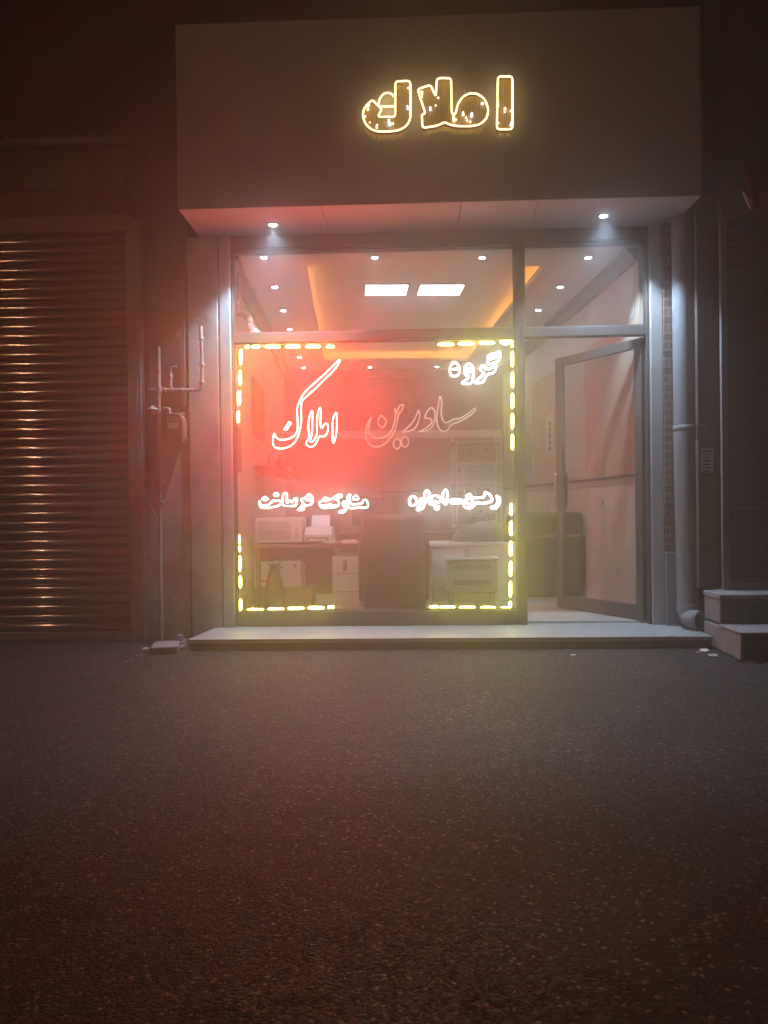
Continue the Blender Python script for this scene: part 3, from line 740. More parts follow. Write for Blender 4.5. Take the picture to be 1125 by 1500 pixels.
za, zb2, zc2 = atY(100, 344, YSH).z, atY(100, 333, YSH).z, atY(100, 319, YSH).z
b = MB(); b.box(-5.2, xr + .02, YSH - 0.06, YSH - .002, zt + .004, zb2 - .004, 0.004); b.box(-5.2, xr + .02, YSH - 0.045, YSH + .03, zb2, zc2, 0.004); b.build('lintel_profile', M['rail'], sh)
zh = atY(60, 210, YSH).z
b = MB(); b.box(-5.2, xr + .03, YSH - 0.02, YSH + .3, zc2 + .003, zh - .03); b.box(-5.2, xr + .022, YSH - .05, YSH - .021, zc2 + .20, zc2 + .30, 0.006); b.build('shutter_box', M['darkwall'], sh)
nb = thing('neighbour_building', 'dark low building above the left roller shutter with a corrugated roof edge', 'building', (-3.2, 0, 0))
b = MB(); b.box(-5.3, xl0 - .022, YSH + .31, 0.8, 0, zh); b.box(xr + .035, xl0 - .022, YSH + 0.06, YSH + .305, 0, zh - .01); b.build('wall', M['darkwall'], nb)
rows = []
for i in range(221):
    x = -5.3 + i * 0.0165
    if x > xl0 + .1: break
    rows.append([(x, YSH - .20, zh - .045 + .014 * math.sin(x * 80)), (x, YSH + .8, zh + .09 + .014 * math.sin(x * 80))])
m = MB(); m.sheet(rows, True); ro = m.build('roof', M['shutter'], nb)
so = ro.modifiers.new('t', 'SOLIDIFY'); so.thickness = 0.003
b = MB(); b.box(-5.3, xl0 + .1, YSH - .195, YSH - .17, zh - .07, zh - .062); b.build('fascia', M['rail'], nb)

# gas installation on the wall
YP = YW - 0.055
cab = thing('meter_cabinet', 'tall shallow brown painted meter cabinet on the wall left of the shop', 'cabinet', tuple(atY(243, 600, YW)))
c0 = atY(213, 386, YW - .05); c1 = atY(271, 596, YW - .05)
b = MB(); b.box(c0.x, c1.x, YW - .045, YW - .0006, c1.z, c0.z, 0.004); b.build('body', M['cabinet'], cab)
b = MB(); b.box(c0.x + .018, c1.x - .018, YW - .052, YW - .0455, c1.z + .02, c0.z - .02, 0.003); dd = b.build('door', M['cabinet'], cab)
b = MB(); b.box(c1.x - .06, c1.x - .03, YW - .058, YW - .0525, (c0.z + c1.z) / 2 - .03, (c0.z + c1.z) / 2 + .03, 0.002); b.build('lock', M['rail'], dd)
YP2 = YW - .105
def pp(px, py, Y=YP2): return atY(px, py, Y)
gp = thing('gas_pipe', 'thin painted gas pipe rising from the small slab with tees and bends on the wall', 'pipe', tuple(pp(236, 944)))
m = MB(); pa, pb = pp(236.5, 941), pp(232, 508)
m.tube([pa, pb], 0.0155, n=12); m.build('riser', M['gaspipe'], gp)
m = MB()
m.tube([pp(220, 571), pp(271, 571.5), pp(288, 571.5), pp(295, 569), pp(296, 562), pp(296, 552), pp(295.5, 520), pp(294, 478)], 0.0135, n=12)
m.tube([pp(252, 571), pp(250, 566), pp(250, 545), pp(251, 539), pp(259, 537)], 0.011, n=10)
m.build('branch', M['gaspipe'], gp)
for (x, y, rr, h, ax) in ((236.3, 706, .023, .028, 'Z'), (236.8, 736, .024, .03, 'Z'), (233.4, 571, .025, .05, 'Z'), (233.0, 578, .021, .03, 'Z'), (296, 534, .021, .02, 'Z'), (295, 496, .021, .022, 'Z'), (296, 560, .021, .022, 'Z'), (250, 551, .018, .03, 'Z'), (236.6, 906, .021, .022, 'Z'), (281, 571.5, .020, .022, 'X'), (242, 571.3, .019, .022, 'X'), (267, 571.3, .019, .022, 'X')):
    q = pp(x, y); m = MB(); m.lathe([(rr * .86, -h / 2), (rr, -h / 2 + .003), (rr, h / 2 - .003), (rr * .86, h / 2)], tuple(q), ax, 12); m.build('fitting', M['gaspipe'], gp)
for y in (736, 880):
    q = pp(236.5, y); m = MB()
    m.box(q.x - .07, q.x + .09, YP2 + .018, YP2 + .024, q.z - .008, q.z + .008); m.box(q.x - .07, q.x - .06, YP2 + .0235, YW - .0005, q.z - .008, q.z + .008); m.box(q.x + .08, q.x + .09, YP2 + .0235, YW - .0005, q.z - .008, q.z + .008); m.build('bracket', M['rail'], gp)
m = MB(); q = pp(232.5, 547)
m.tube([(q.x - .05, q.y - .03, q.z + .012), (q.x + .006, q.y - .022, q.z + .012)], .006, n=8)
m.lathe([(.012, -.014), (.015, -.01), (.015, .01), (.012, .014)], (q.x, q.y - .015, q.z + .012), 'Y', 10); m.build('valve_handle', M['redcloth'], gp)
gm = thing('gas_meter', 'rounded grey gas meter hanging between two couplings beside the thin pipe', 'gas meter', tuple(pp(258, 640)))
q0 = pp(258, 625, YW - .12)
hw = .075
prof = [(-hw, -.10), (-hw, .03), (-hw * .92, .065), (-hw * .7, .09), (-hw * .3, .103), (hw * .3, .103), (hw * .7, .09), (hw * .92, .065), (hw, .03), (hw, -.10), (hw * .8, -.125), (-hw * .8, -.125)]
m = MB(); m.prism([(q0.x + a, q0.z + c) for a, c in prof], YW - .175, YW - .07); body = m.build('body', M['meter'], gm)
bv = body.modifiers.new('b', 'BEVEL'); bv.width = .012; bv.segments = 3
m = MB(); m.box(q0.x - .045, q0.x + .03, YW - .181, YW - .1755, q0.z - .02, q0.z + .02, .002); m.build('counter', M['white'], gm)
m = MB(); m.lathe([(.019, 0), (.022, .006), (.022, .02), (.014, .024)], (q0.x - .05, YW - .12, q0.z + .085), 'Z', 12); m.lathe([(.019, 0), (.022, .006), (.022, .02), (.014, .024)], (q0.x + .05, YW - .12, q0.z + .085), 'Z', 12)
m.tube([(q0.x - .05, YW - .12, q0.z + .11), (q0.x - .05, YW - .12, q0.z + .135), (q0.x - .065, YW - .115, q0.z + .145), (q0.x - .10, YW - .11, q0.z + .145)], .011, n=8)
m.build('coupling', M['gaspipe'], gm)
rg = thing('gas_regulator', 'small round gas pressure regulator on the thin pipe left of the meter', 'regulator', tuple(pp(226, 603)))
q = pp(224, 600, YP2 - .01)
m = MB(); m.lathe([(.008, -.04), (.016, -.036), (.018, -.012), (.042, -.008), (.046, 0), (.042, .008), (.022, .016), (.012, .03), (.004, .034)], (q.x, q.y, q.z), 'Z', 18); m.build('body', M['gaspipe'], rg)
m = MB(); m.tube([(q.x, q.y, q.z - .022), (q.x + .06, q.y + .008, q.z - .022)], .012, n=10); m.build('outlet', M['gaspipe'], rg)

# slab the pipe stands on and rubble beside the step
q = atZ(240, 944, .05)
sl = MB(); a0 = atZ(221, 948.5, .055); a1 = atZ(260.5, 947, .055); b0 = atZ(226, 939.5, .055); b1 = atZ(263, 938.5, .055)
sl.plan([(a0.x, a0.y), (a1.x, a1.y), (b1.x, b1.y), (b0.x, b0.y)], 0.0, .055)
o = sl.build('concrete_slab', M['concrete']); tag(o, 'small flat concrete slab on the ground at the foot of the gas pipe', 'slab')
bv = o.modifiers.new('b', 'BEVEL'); bv.width = .006; bv.segments = 2
rb = random.Random(3)
def lump(name, mat, c, r, lab, cat, grp=None, flat=.6):
    bm = bmesh.new(); bmesh.ops.create_icosphere(bm, subdivisions=2, radius=r)
    for v in bm.verts:
        k = 1 + rb.uniform(-.22, .22); v.co = Vector((v.co.x * k, v.co.y * k * .9, v.co.z * k * flat))
    me = bpy.data.meshes.new(name); bm.to_mesh(me); bm.free(); me.materials.append(mat)
    ob = bpy.data.objects.new(name, me); COL.objects.link(ob); ob.location = (c[0], c[1], c[2] + r * flat * .8); ob.rotation_euler = (0, 0, rb.uniform(0, 6))
    return tag(ob, lab, cat, grp)
for i, (px, py, r, h) in enumerate(((266, 950, .030, 0), (269, 944, .026, 0), (270.5, 938, .030, 0), (267, 940, .022, .03), (271, 935, .02, .04))):
    p = atZ(px, py, 0.0)
    lump('rubble_stone', M['concrete'], (p.x, min(p.y, -.2), h), r, 'broken lump of pale mortar heaped between the concrete slab and the step end', 'rubble', 'mortar lumps by the step end')

# ------------------------------------------------------------------ right neighbour
YR = -0.12
rwl = thing('brick_wall', 'dark brick wall strip behind the grey downpipe right of the shop', 'wall', (2.1, YR, 0))
xb0 = JR + .003; xb1 = atY(1021, 640, YR).x
b = MB(); b.box(xb0, xb1, YR + .03, .3, 0, 3.9); b.build('wall', M['brick'], rwl)
q0 = atY(976, 809, YR - .0); q1 = atY(1003, 918, YR)
b = MB(); b.box(q0.x, q1.x, YR - .002, YR + .029, STEP + .002, q0.z, .003); b.build('base_panel', M['pipe'], rwl)
YPL = -0.20
YPL = -0.35
pl = thing('plaster_pilaster', 'narrow grey plaster pilaster between downpipe and right roller shutter', 'pilaster', (2.3, YPL, 0))
p0 = atY(1021, 480, YPL).x; p1 = atY(1050, 480, YPL).x; pz = atY(1036, 622, YPL).z; pz2 = atY(1036, 645, YPL).z
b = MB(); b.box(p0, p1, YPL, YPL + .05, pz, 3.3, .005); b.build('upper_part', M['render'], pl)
b = MB(); b.box(p0 + .065, p1, YPL + .051, .25, 0, 3.3); b.build('core', M['darkwall'], pl)
b = MB(); b.box(p0 + .004, p1 - .004, YPL + .03, YPL + .0505, pz2 + .001, pz - .001); b.build('recess', M['cabinet'], pl)
b = MB(); b.box(p0 - .003, p1, YPL - .004, YPL + .0503, .395, pz2, .005); b.build('lower_part', M['render'], pl)
n0 = atY(1027, 657, YPL - .005); n1 = atY(1045, 692, YPL - .005)
nt_ = thing('notice', 'small faded paper notice pasted on the right pilaster', 'notice', tuple(n0))
b = MB(); b.box(n0.x, n1.x, YPL - .0062, YPL - .0045, n1.z, n0.z); b.build('sheet', M['wallpale'], nt_)
b = MB()
for k in range(7):
    zz = n0.z - .012 - k * .025; b.box(n0.x + .008, n1.x - .008 - (k * 37 % 5) * .004, YPL - .0068, YPL - .0063, zz - .010 - (k == 0) * .006, zz)
b.build('print', M['ink'], nt_)
YSR = -0.42
sr = thing('roller_shutter', 'narrow ribbed dark roller shutter above the steps at the right edge', 'roller shutter', (2.8, YSR, 0))
xs0 = p1 + .004; zs0 = .39; zs1 = atY(1090, 330, YSR).z
slats(xs0 + .03, 4.4, YSR + .06, zs0 + .05, zs1, 0.048, 0.008).build('curtain', M['shutter'], sr)
b = MB(); b.box(xs0 + .03, 4.4, YSR + .03, YSR + .075, zs0 + .002, zs0 + .048, .003); b.build('bottom_bar', M['rail'], sr)
b = MB(); b.box(xs0, xs0 + .045, YSR, YSR + .035, zs0 + .002, zs1 + .05, .003); b.build('guide_rail', M['rail'], sr)
nbr = thing('neighbour_building', 'dark plain building front above the right roller shutter', 'building', (3.0, 0, 0))
b = MB(); b.box(xs0 + .003, 4.5, YSR - .02, .4, zs1 + .052, 4.8); b.box(xs0 + .003, 4.5, YSR + .125, .4, 0.0, zs1 + .05); b.build('wall', M['darkwall'], nbr)
# hanging red sheet of an awning by the top right
aw = thing('awning', 'folded dark red awning at the upper right with a pale torn corner', 'awning', tuple(atY(1110, 270, -.6)))
A = [atY(1082, 236, -.40), atY(1130, 226, -.40), atY(1175, 318, -.85), atY(1098, 306, -.85)]
rows = []
for i in range(9):
    t = i / 8; l = A[0].lerp(A[3], t); r_ = A[1].lerp(A[2], t)
    rows.append([l.lerp(r_, j / 10) + Vector((0, -.02 * math.sin(j * 2.1) * t - .05 * math.sin(t * 3.1), 0)) for j in range(11)])
m = MB(); m.sheet(rows); o = m.build('cloth', M['redcloth'], aw); so = o.modifiers.new('t', 'SOLIDIFY'); so.thickness = .004
m = MB(); q = [atY(1088, 281, -.87), atY(1092, 284, -.87), atY(1103, 299, -.87), atY(1099, 306, -.87)]; m.prism([(v.x, v.z) for v in q], -.875, -.862); m.build('corner_patch', M['wallpale'], aw)
m = MB(); m.tube([A[0] + Vector((0, .1, .02)), A[1] + Vector((.4, .1, .02))], .018); m.build('roller_tube', M['rail'], aw)

# downpipe
dp = thing('downpipe', 'fat grey drain downpipe with an elbow at its foot right of the shop door', 'downpipe', tuple(atY(1008, 905, -.3)))
Yd = -.205; rp = .083
tp = atY(1001.5, 345, Yd); jm = atY(1003, 623, Yd); bt = atY(1009, 893, Yd)
tp = Vector((jm.x - .004, Yd + .004, 3.9))
m = MB(); m.tube([tp, jm + Vector((0, 0, .004))], rp * .96, n=28); m.build('upper_pipe', M['pipe'], dp)
m = MB(); m.lathe([(rp * .99, -.045), (rp * 1.015, -.043), (rp * 1.02, -.005), (rp * .97, 0.0)], tuple(jm), 'Z', 28); m.build('coupling', M['pipe'], dp)
m = MB(); m.tube([jm - Vector((0, 0, .046)), bt], rp, n=28); m.build('lower_pipe', M['pipe'], dp)
m = MB(); m.lathe([(rp * 1.0, -.02), (rp * 1.07, -.018), (rp * 1.07, .05), (rp * 1.0, .052)], tuple(bt), 'Z', 28)
e = [bt + Vector((0, 0, -.018)), bt + Vector((.000, -.008, -.035)), bt + Vector((-.004, -.035, -.055)), bt + Vector((-.006, -.07, -.060)), bt + Vector((.012, -.110, -.060)), bt + Vector((.035, -.145, -.060))]
m.tube(e, [rp * .95, rp * .93, rp * .88, rp * .85, rp * .84, rp * .86], n=28, cap=False)
o = m.build('elbow', M['pipe'], dp); so = o.modifiers.new('t', 'SOLIDIFY'); so.thickness = .004; so.offset = -1

# steps of the right neighbour
st = thing('entrance_steps', 'pair of worn concrete steps with pale treads at the lower right', 'steps', (3.0, -.7, 0))
X0 = 2.125; YB = -.40
b = MB(); b.box(X0, 4.6, -1.03, YB, 0, .172, .010); b.build('lower_step', M['concrete'], st)
b = MB(); b.box(X0 - .006, 4.6, -1.045, -.69, .173, .187, .005); b.build('lower_tread', M['stone'], st)
b = MB(); b.box(X0 + .004, 4.6, -.685, YB, .188, .362, .010); b.build('upper_step', M['concrete'], st)
b = MB(); b.plan([(X0 - .002, -.70), (4.6, -.70), (4.6, -.30), (X0 + .10, -.30), (X0 + .10, YB), (X0 - .002, YB)], .363, .389); b.build('upper_tread', M['stone'], st)
b = MB(); b.box(X0 + .11, 4.6, YB + .001, -.31, 0, .3625); b.build('infill', M['concrete'], st)
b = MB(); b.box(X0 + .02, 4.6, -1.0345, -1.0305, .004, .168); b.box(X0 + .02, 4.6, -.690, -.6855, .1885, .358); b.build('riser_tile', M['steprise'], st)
# niche strip in upper riser
b = MB(); q = atY(1098, 880, -.69); b.box(q.x, 4.6, -.694, -.6905, .205, .33); b.build('niche', M['black'], st)

# litter
for (px, py, r, lab, mt, cat) in ((839, 961, .022, 'crumpled scrap of white paper on the asphalt below the open door', 'paper', 'litter'), (1033, 955, .035, 'crumpled white paper ball by the foot of the lower step', 'paper', 'litter'),
                             (1045, 962, .030, 'flattened pale plastic scrap in front of the lower step corner', 'wallpale', 'litter'), (1024, 957, .02, 'dark stone chip beside the white paper at the steps', 'concrete', 'stone'),
                             (213, 952, .026, 'whitish rag scrap on the ground left of the small slab', 'paper', 'litter'), (194, 967, .014, 'small pale pebble in front of the left shutter', 'concrete', 'stone')):
    p = atZ(px, py, 0); lump('litter_scrap' if cat == 'litter' else 'stone_chip', M[mt], p, r, lab, cat, None, .35)
rc = random.Random(21); c0_ = None
for k in range(16):
    p = atZ(rc.uniform(120, 222), rc.uniform(953, 990), 0)
    if c0_ is None: c0_ = lump('stone_chip', M['concrete'], p, .011, 'tiny pale stone chip scattered on the asphalt before the left shutter', 'stone', 'stone chips before the left shutter', .6)
    else:
        c_ = c0_.copy(); COL.objects.link(c_); c_.location = (p.x, p.y, c0_.location.z); c_.rotation_euler = (0, 0, rc.uniform(0, 6)); f_ = rc.uniform(.5, 1.1); c_.scale = (f_, f_, 1)
# a short length of black cable lying by the steps
p = [atZ(x, y, .008) for x, y in ((1072, 960), (1082, 968), (1096, 966), (1110, 971), (1124, 968), (1140, 972))]
m = MB(); m.tube(smooth_loop(p, 5, False), .007, n=8); tag(m.build('cable', M['black']), 'short black cable lying on the asphalt in front of the right steps', 'cable')

# ------------------------------------------------------------------ inside the shop
def rm(): return MB(RM)
def W(u, v, z): return UV(u, v, z)
# armchair seen from behind, local: x across, +y forwards into the room
def armchair(name, label, cat, loc, rot, w, hgt, dep=.72, stripe=False):
    t = thing(name, label, cat, loc)
    X = Matrix.Translation(Vector(loc)) @ Matrix.Rotation(rot, 4, 'Z')
    m = MB(X); m.box(-w / 2 + .03, w / 2 - .03, 0.0, .16, .02, hgt, .055, 4); m.build('backrest', M['leather'], t)
    m = MB(X); m.box(-w / 2 + .09, w / 2 - .09, .162, dep, .20, .45, .05, 4); m.build('seat', M['leather'], t)
    for s in (-1, 1):
        m = MB(X); x = s * (w / 2 - .045); m.box(x - .044, x + .044, .03, dep, .10, .62, .035, 4); m.build('armrest', M['leather'], t)
    for sx in (-1, 1):
        for y in (.08, dep - .06):
            m = MB(X); m.lathe([(.018, 0), (.02, .004), (.022, .10)], (sx * (w / 2 - .07), y, 0), 'Z', 12); m.build('leg', M['chrome'], t)
    if stripe:
        m = MB(X); m.box(-w / 2 + .06, w / 2 - .06, -.006, -.0005, hgt - .24, hgt - .215, .002); m.build('chrome_strip', M['chrome'], t)
    return t
p = atZ(577, 893, FLR); a0 = (atY(577, 800, .62))
armchair('armchair', 'big black leather armchair seen from behind in the middle of the window', 'armchair', (a0.x, .55, FLR), ANG * .5, .62, .86)
a1 = atY(800, 800, 1.45)
armchair('armchair', 'black leather armchair with a chrome strip seen through the open doorway', 'armchair', (a1.x, 1.45, FLR), ANG - .05, .80, .85, stripe=True)

# desk on the left with printer, boxes
Yk = 1.0
dz = atY(430, 797, Yk).z
dx0 = U0 + .04; dx1 = atY(527, 800, Yk).x
dk = thing('office_desk', 'brown wooden office desk along the left side of the window with a white pedestal', 'desk', (-1.0, Yk, FLR))
m = MB(); m.box(-1.50, dx1, Yk, Yk + .62, dz - .035, dz, .004); m.build('desk_top', M['wood'], dk)
m = MB(); m.box(-1.48, dx1 - .28, Yk + .42, Yk + .44, FLR + .08, dz - .036); m.build('modesty_panel', M['wood'], dk)
x487 = atY(487, 850, Yk + .03).x; x525 = atY(526, 850, Yk + .03).x
m = MB(); m.box(x487, x525, Yk + .03, Yk + .58, FLR + .001, dz - .12, .003); pd = m.build('pedestal', M['white'], dk)
m = MB()
for zz in (dz - .28, dz - .45): m.box(x487 + .004, x525 - .004, Yk + .0265, Yk + .0295, zz - .003, zz + .003)
m.build('drawer_gap', M['darktrim'], pd)
m = MB(); m.box(x487 + .1, x487 + .14, Yk + .020, Yk + .0293, dz - .26, dz - .16); m.build('handle', M['darktrim'], pd)
m = MB(); m.box(-1.46, -1.42, Yk + .03, Yk + .6, FLR + .001, dz - .036); m.build('side_panel', M['wood'], dk)
# oven-like white cabinet on the desk
e0 = atY(373, 759, Yk + .03); e1 = atY(443, 797, Yk + .03)
ov = thing('microwave_oven', 'white microwave oven standing at the left end of the brown desk', 'microwave', (e0.x, Yk + .05, dz))
m = MB(); m.box(e0.x, e1.x, Yk + .045, Yk + .38, dz + .012, e0.z, .006); m.build('body', M['white'], ov)
m = MB(); m.box(e0.x + .035, e1.x - .11, Yk + .040, Yk + .0445, dz + .04, e0.z - .03, .003); m.build('door', M['grey'], ov)
m = MB(); m.box(e0.x + .05, e1.x - .125, Yk + .030, Yk + .0385, (dz + e0.z) / 2 + .01, (dz + e0.z) / 2 + .022, .002); m.build('handle', M['white'], ov)
m = MB()
for zz in (.05, .10): m.lathe([(.016, -.012), (.018, -.008), (.018, 0)], (e1.x - .055, Yk + .0445, dz + .03 + zz), 'Y', 14)
m.build('knob', M['grey'], ov)
m = MB(); 
for x in (e0.x + .04, e1.x - .04):
    for y in (Yk + .07, Yk + .34): m.lathe([(.012, 0), (.012, .013)], (x, y, dz), 'Z', 10)
m.build('foot', M['black'], ov)
# printer
f0 = atY(445, 756, Yk + .06); f1 = atY(486, 797, Yk + .06)
prn = thing('printer', 'small pale office printer with a sheet in its tray on the brown desk', 'printer', (f0.x, Yk + .1, dz))
m = MB(); m.side([(Yk + .06, dz + .01), (Yk + .40, dz + .01), (Yk + .40, dz + .15), (Yk + .14, dz + .15), (Yk + .06, dz + .085)], f0.x, f1.x); o = m.build('body', M['white'], prn); bv = o.modifiers.new('b', 'BEVEL'); bv.width = .008; bv.segments = 2
m = MB(); m.box(f0.x + .03, f1.x - .03, Yk + .0535, Yk + .0595, dz + .03, dz + .055); m.build('paper_slot', M['black'], prn)
m = MB(); m.side([(Yk + .36, dz + .152), (Yk + .365, dz + .152), (Yk + .43, dz + .26), (Yk + .425, dz + .26)], f0.x + .03, f1.x - .05); m.build('paper_tray', M['white'], prn)
m = MB(); m.side([(Yk + .0, dz + .034), (Yk + .058, dz + .040), (Yk + .058, dz + .042), (Yk + .0, dz + .036)], f0.x + .05, f1.x - .05); m.build('paper', M['paper'], prn)
# loose papers
for (px, lab, wd) in ((480, 'stack of white paper sheets on the desk beside the printer', .11), (511, 'open white booklet lying at the right end of the brown desk', .13)):
    q = atY(px, 797, Yk + .08); m = MB()
    for k in range(5): 
        dx = rb.uniform(-.01, .01); m.box(q.x - wd / 2 + dx, q.x + wd / 2 + dx, Yk + .04 + rb.uniform(0, .01), Yk + .24, dz + .0005 + k * .0052, dz + .005 + k * .0052)
    tag(m.build('paper_stack', M['paper']), lab, 'papers')
# carton under the desk with hand hole, tall pot before it
h0 = atY(371, 823, Yk + .02); h1 = atY(440, 860, Yk + .02)
bx = thing('carton_box', 'white carton box with open flap standing on a brown box under the desk', 'box', (h0.x, Yk + .1, h1.z))
m = MB(); m.box(h0.x, h1.x, Yk + .06, Yk + .38, h1.z, h0.z, .003); m.build('body', M['carton'], bx)
m = MB(); m.plan([(h1.x + .001, Yk + .05), (h1.x + .055, Yk - .01), (h1.x + .059, Yk - .007), (h1.x + .005, Yk + .056)], h1.z - .01, h0.z - .01); m.build('flap', M['kraft'], bx)
m = MB(); m.box(h0.x + .02, h0.x + .12, Yk + .0575, Yk + .0595, h1.z + .05, h1.z + .064); m.box(h0.x + .02, h0.x + .05, Yk + .0575, Yk + .0595, h0.z - .06, h0.z - .03); m.box(h1.x - .07, h1.x - .04, Yk + .0575, Yk + .0595, h0.z - .06, h0.z - .03); m.build('print', M['ink'], bx)
b2 = MB(); b2.box(h0.x - .01, h1.x + .10, Yk + .055, Yk + .39, FLR + .001, h1.z - .002, .003); tag(b2.build('carton_box', M['kraft']), 'brown carton box on the floor carrying the white carton under the desk', 'box')
q = atY(402, 866, Yk - .18)
ps = thing('plant_pot', 'dark tapered plant pot with a small plant before the white carton', 'plant pot', (q.x, Yk - .18, FLR))
m = MB(); m.lathe([(.085, 0), (.085, .10), (.08, .22), (.056, .33), (.05, .36), (.042, .36)], (q.x, Yk - .18, FLR), 'Z', 20); m.build('pot', M['cabinet'], ps)
m = MB(); rp_ = random.Random(5)
for k in range(26):
    a = rp_.uniform(0, 6.28); l = rp_.uniform(.05, .12); base = Vector((q.x, Yk - .18, FLR + .35)); tip = base + Vector((math.cos(a) * l * .8, math.sin(a) * l * .8, rp_.uniform(.02, .10)))
    d = (tip - base); s_ = d.cross(Vector((0, 0, 1))).normalized() * .014; mid = base.lerp(tip, .6) + Vector((0, 0, .015))
    m._add([base, mid + s_, tip, mid - s_], [(0, 1, 2, 3)])
m.build('plant', M['plant'], ps)

# white low counter to the right of the armchair, and things on and before it
Yc = 1.35
k0 = atY(632, 800, Yc); k1 = atY(758, 800, Yc); kz = atY(690, 795, Yc).z
ct = thing('counter', 'low white laminate counter in the right part of the window', 'counter', (k0.x, Yc, FLR))
m = MB(); m.box(k0.x, k1.x, Yc, Yc + .5, FLR + .001, kz - .03, .003); m.build('body', M['white'], ct)
m = MB(); m.box(k0.x - .015, k1.x + .02, Yc - .02, Yc + .52, kz - .029, kz, .004); m.build('top', M['white'], ct)
Yh = .95
g0 = atY(655, 817, Yh); g1 = atY(729, 868, Yh)
ht = thing('gas_heater', 'squat grey box heater with a lipped lid standing before the white counter', 'heater', (g0.x, Yh, FLR))
m = MB(); m.box(g0.x, g1.x, Yh, Yh + .26, g1.z, g0.z - .028, .010); m.build('body', M['grey'], ht)
m = MB(); m.box(g0.x - .025, g1.x + .02, Yh - .025, Yh + .28, g0.z - .027, g0.z, .012); m.build('lid', M['grey'], ht)
m = MB()
for fr in (.30, .72):
    zz = g1.z + (g0.z - g1.z) * fr
    for k in range(3): m.box(g0.x + .06, g1.x - .06, Yh - .0035, Yh - .0004, zz - .022 + k * .016, zz - .013 + k * .016)
m.build('slot', M['ink'], ht)
m = MB()
for x in (g0.x + .04, g1.x - .04):
    for y in (Yh + .04, Yh + .22): m.box(x - .02, x + .02, y - .02, y + .02, FLR + .0005, g1.z - .0005)
m.build('leg', M['grey'], ht)
q = atY(683, 806, Yh + .12)
m = MB(); m.lathe([(.028, 0), (.031, .004), (.033, .075), (.029, .078), (.027, .07)], (q.x, Yh + .12, g0.z + .0005), 'Z', 20); tag(m.build('paper_cup', M['white']), 'small white cup standing on the grey heater lid', 'cup')
# black bag / office things on the counter
q0 = atY(662, 795, Yc + .2); q1 = atY(742, 762, Yc + .2)
bag = thing('black_bag', 'slumped black bag lying on the white counter', 'bag', (q0.x, Yc + .2, kz))
m = MB(); rows = []
for i in range(9):
    t = i / 8; row = []
    for j in range(21):
        a = 2 * math.pi * j / 20; sx = (q1.x - q0.x) / 2; k = math.sin(math.pi * (0.08 + .84 * t)) ** .5
        row.append(((q0.x + q1.x) / 2 + math.cos(a) * sx * (1 - .35 * t ** 2) * (1 + .05 * math.sin(3 * a)), Yc + .24 + math.sin(a) * .14 * (1 - .5 * t ** 2), kz + .002 + (q1.z - kz) * t * (.82 + .18 * math.cos(a + .6))))
    rows.append(row)
m.sheet(rows); m.sheet([rows[-1], [tuple(sum((Vector(p_) for p_ in rows[-1]), Vector()) / 21 + Vector((0, 0, .004)))] * 21]); m.build('body', M['leather'], bag)
m = MB(); cx = (q0.x + q1.x) / 2
m.tube(smooth_loop([(cx - .08, Yc + .2, q1.z - .03), (cx - .06, Yc + .17, q1.z + .02), (cx, Yc + .16, q1.z + .035), (cx + .06, Yc + .17, q1.z + .015), (cx + .08, Yc + .2, q1.z - .04)], 4, False), .007, n=8); m.build('strap', M['leather'], bag)
# sheaf of papers and folder by the armchair top
q = atY(596, 778, 2.4); tb = atY(596, 790, 2.4)
ds = thing('office_desk', 'manager desk with dark top deeper in the room behind the big armchair', 'desk', (q.x, 2.4, FLR))
m = rm(); uu = W(0, 0, 0); 
m.box(-.62, .95, 2.45, 3.15, .70, .735, .004); m.build('desk_top', M['wood'], ds)
m = rm(); m.box(-.60, -.56, 2.5, 3.1, FLR + .001, .699); m.box(.89, .93, 2.5, 3.1, FLR + .001, .699); m.build('side_panel', M['wood'], ds)
m = rm(); m.box(-.559, .889, 2.52, 2.545, FLR + .1, .699); m.build('modesty_panel', M['wood'], ds)
m = rm(); m.box(.02, .28, 2.6, 2.8, .736, .775, .002); m.box(.05, .31, 2.58, 2.77, .776, .79, .002); m.box(.04, .22, 2.62, 2.8, .791, .80); tag(m.build('paper_stack', M['paper']), 'pile of folders and papers on the desk behind the big armchair', 'papers')
mo = thing('computer_monitor', 'flat dark computer monitor seen from behind on the far desk', 'monitor', W(-.2, 2.85, .735))
m = rm(); m.box(-.47, .03, 2.86, 2.89, .82, 1.12, .006); m.build('screen', M['black'], mo)
m = rm(); m.box(-.25, -.19, 2.895, 2.91, .75, .95, .004); m.build('stand', M['grey'], mo)
m = rm(); m.box(-.34, -.10, 2.82, 2.98, .7355, .749, .004); m.build('base', M['grey'], mo)
ch = armchair('office_chair', 'high backed dark office chair behind the far desk before the back wall', 'chair', tuple(W(.15, 4.1, FLR)), math.pi + ANG, .62, 1.12)
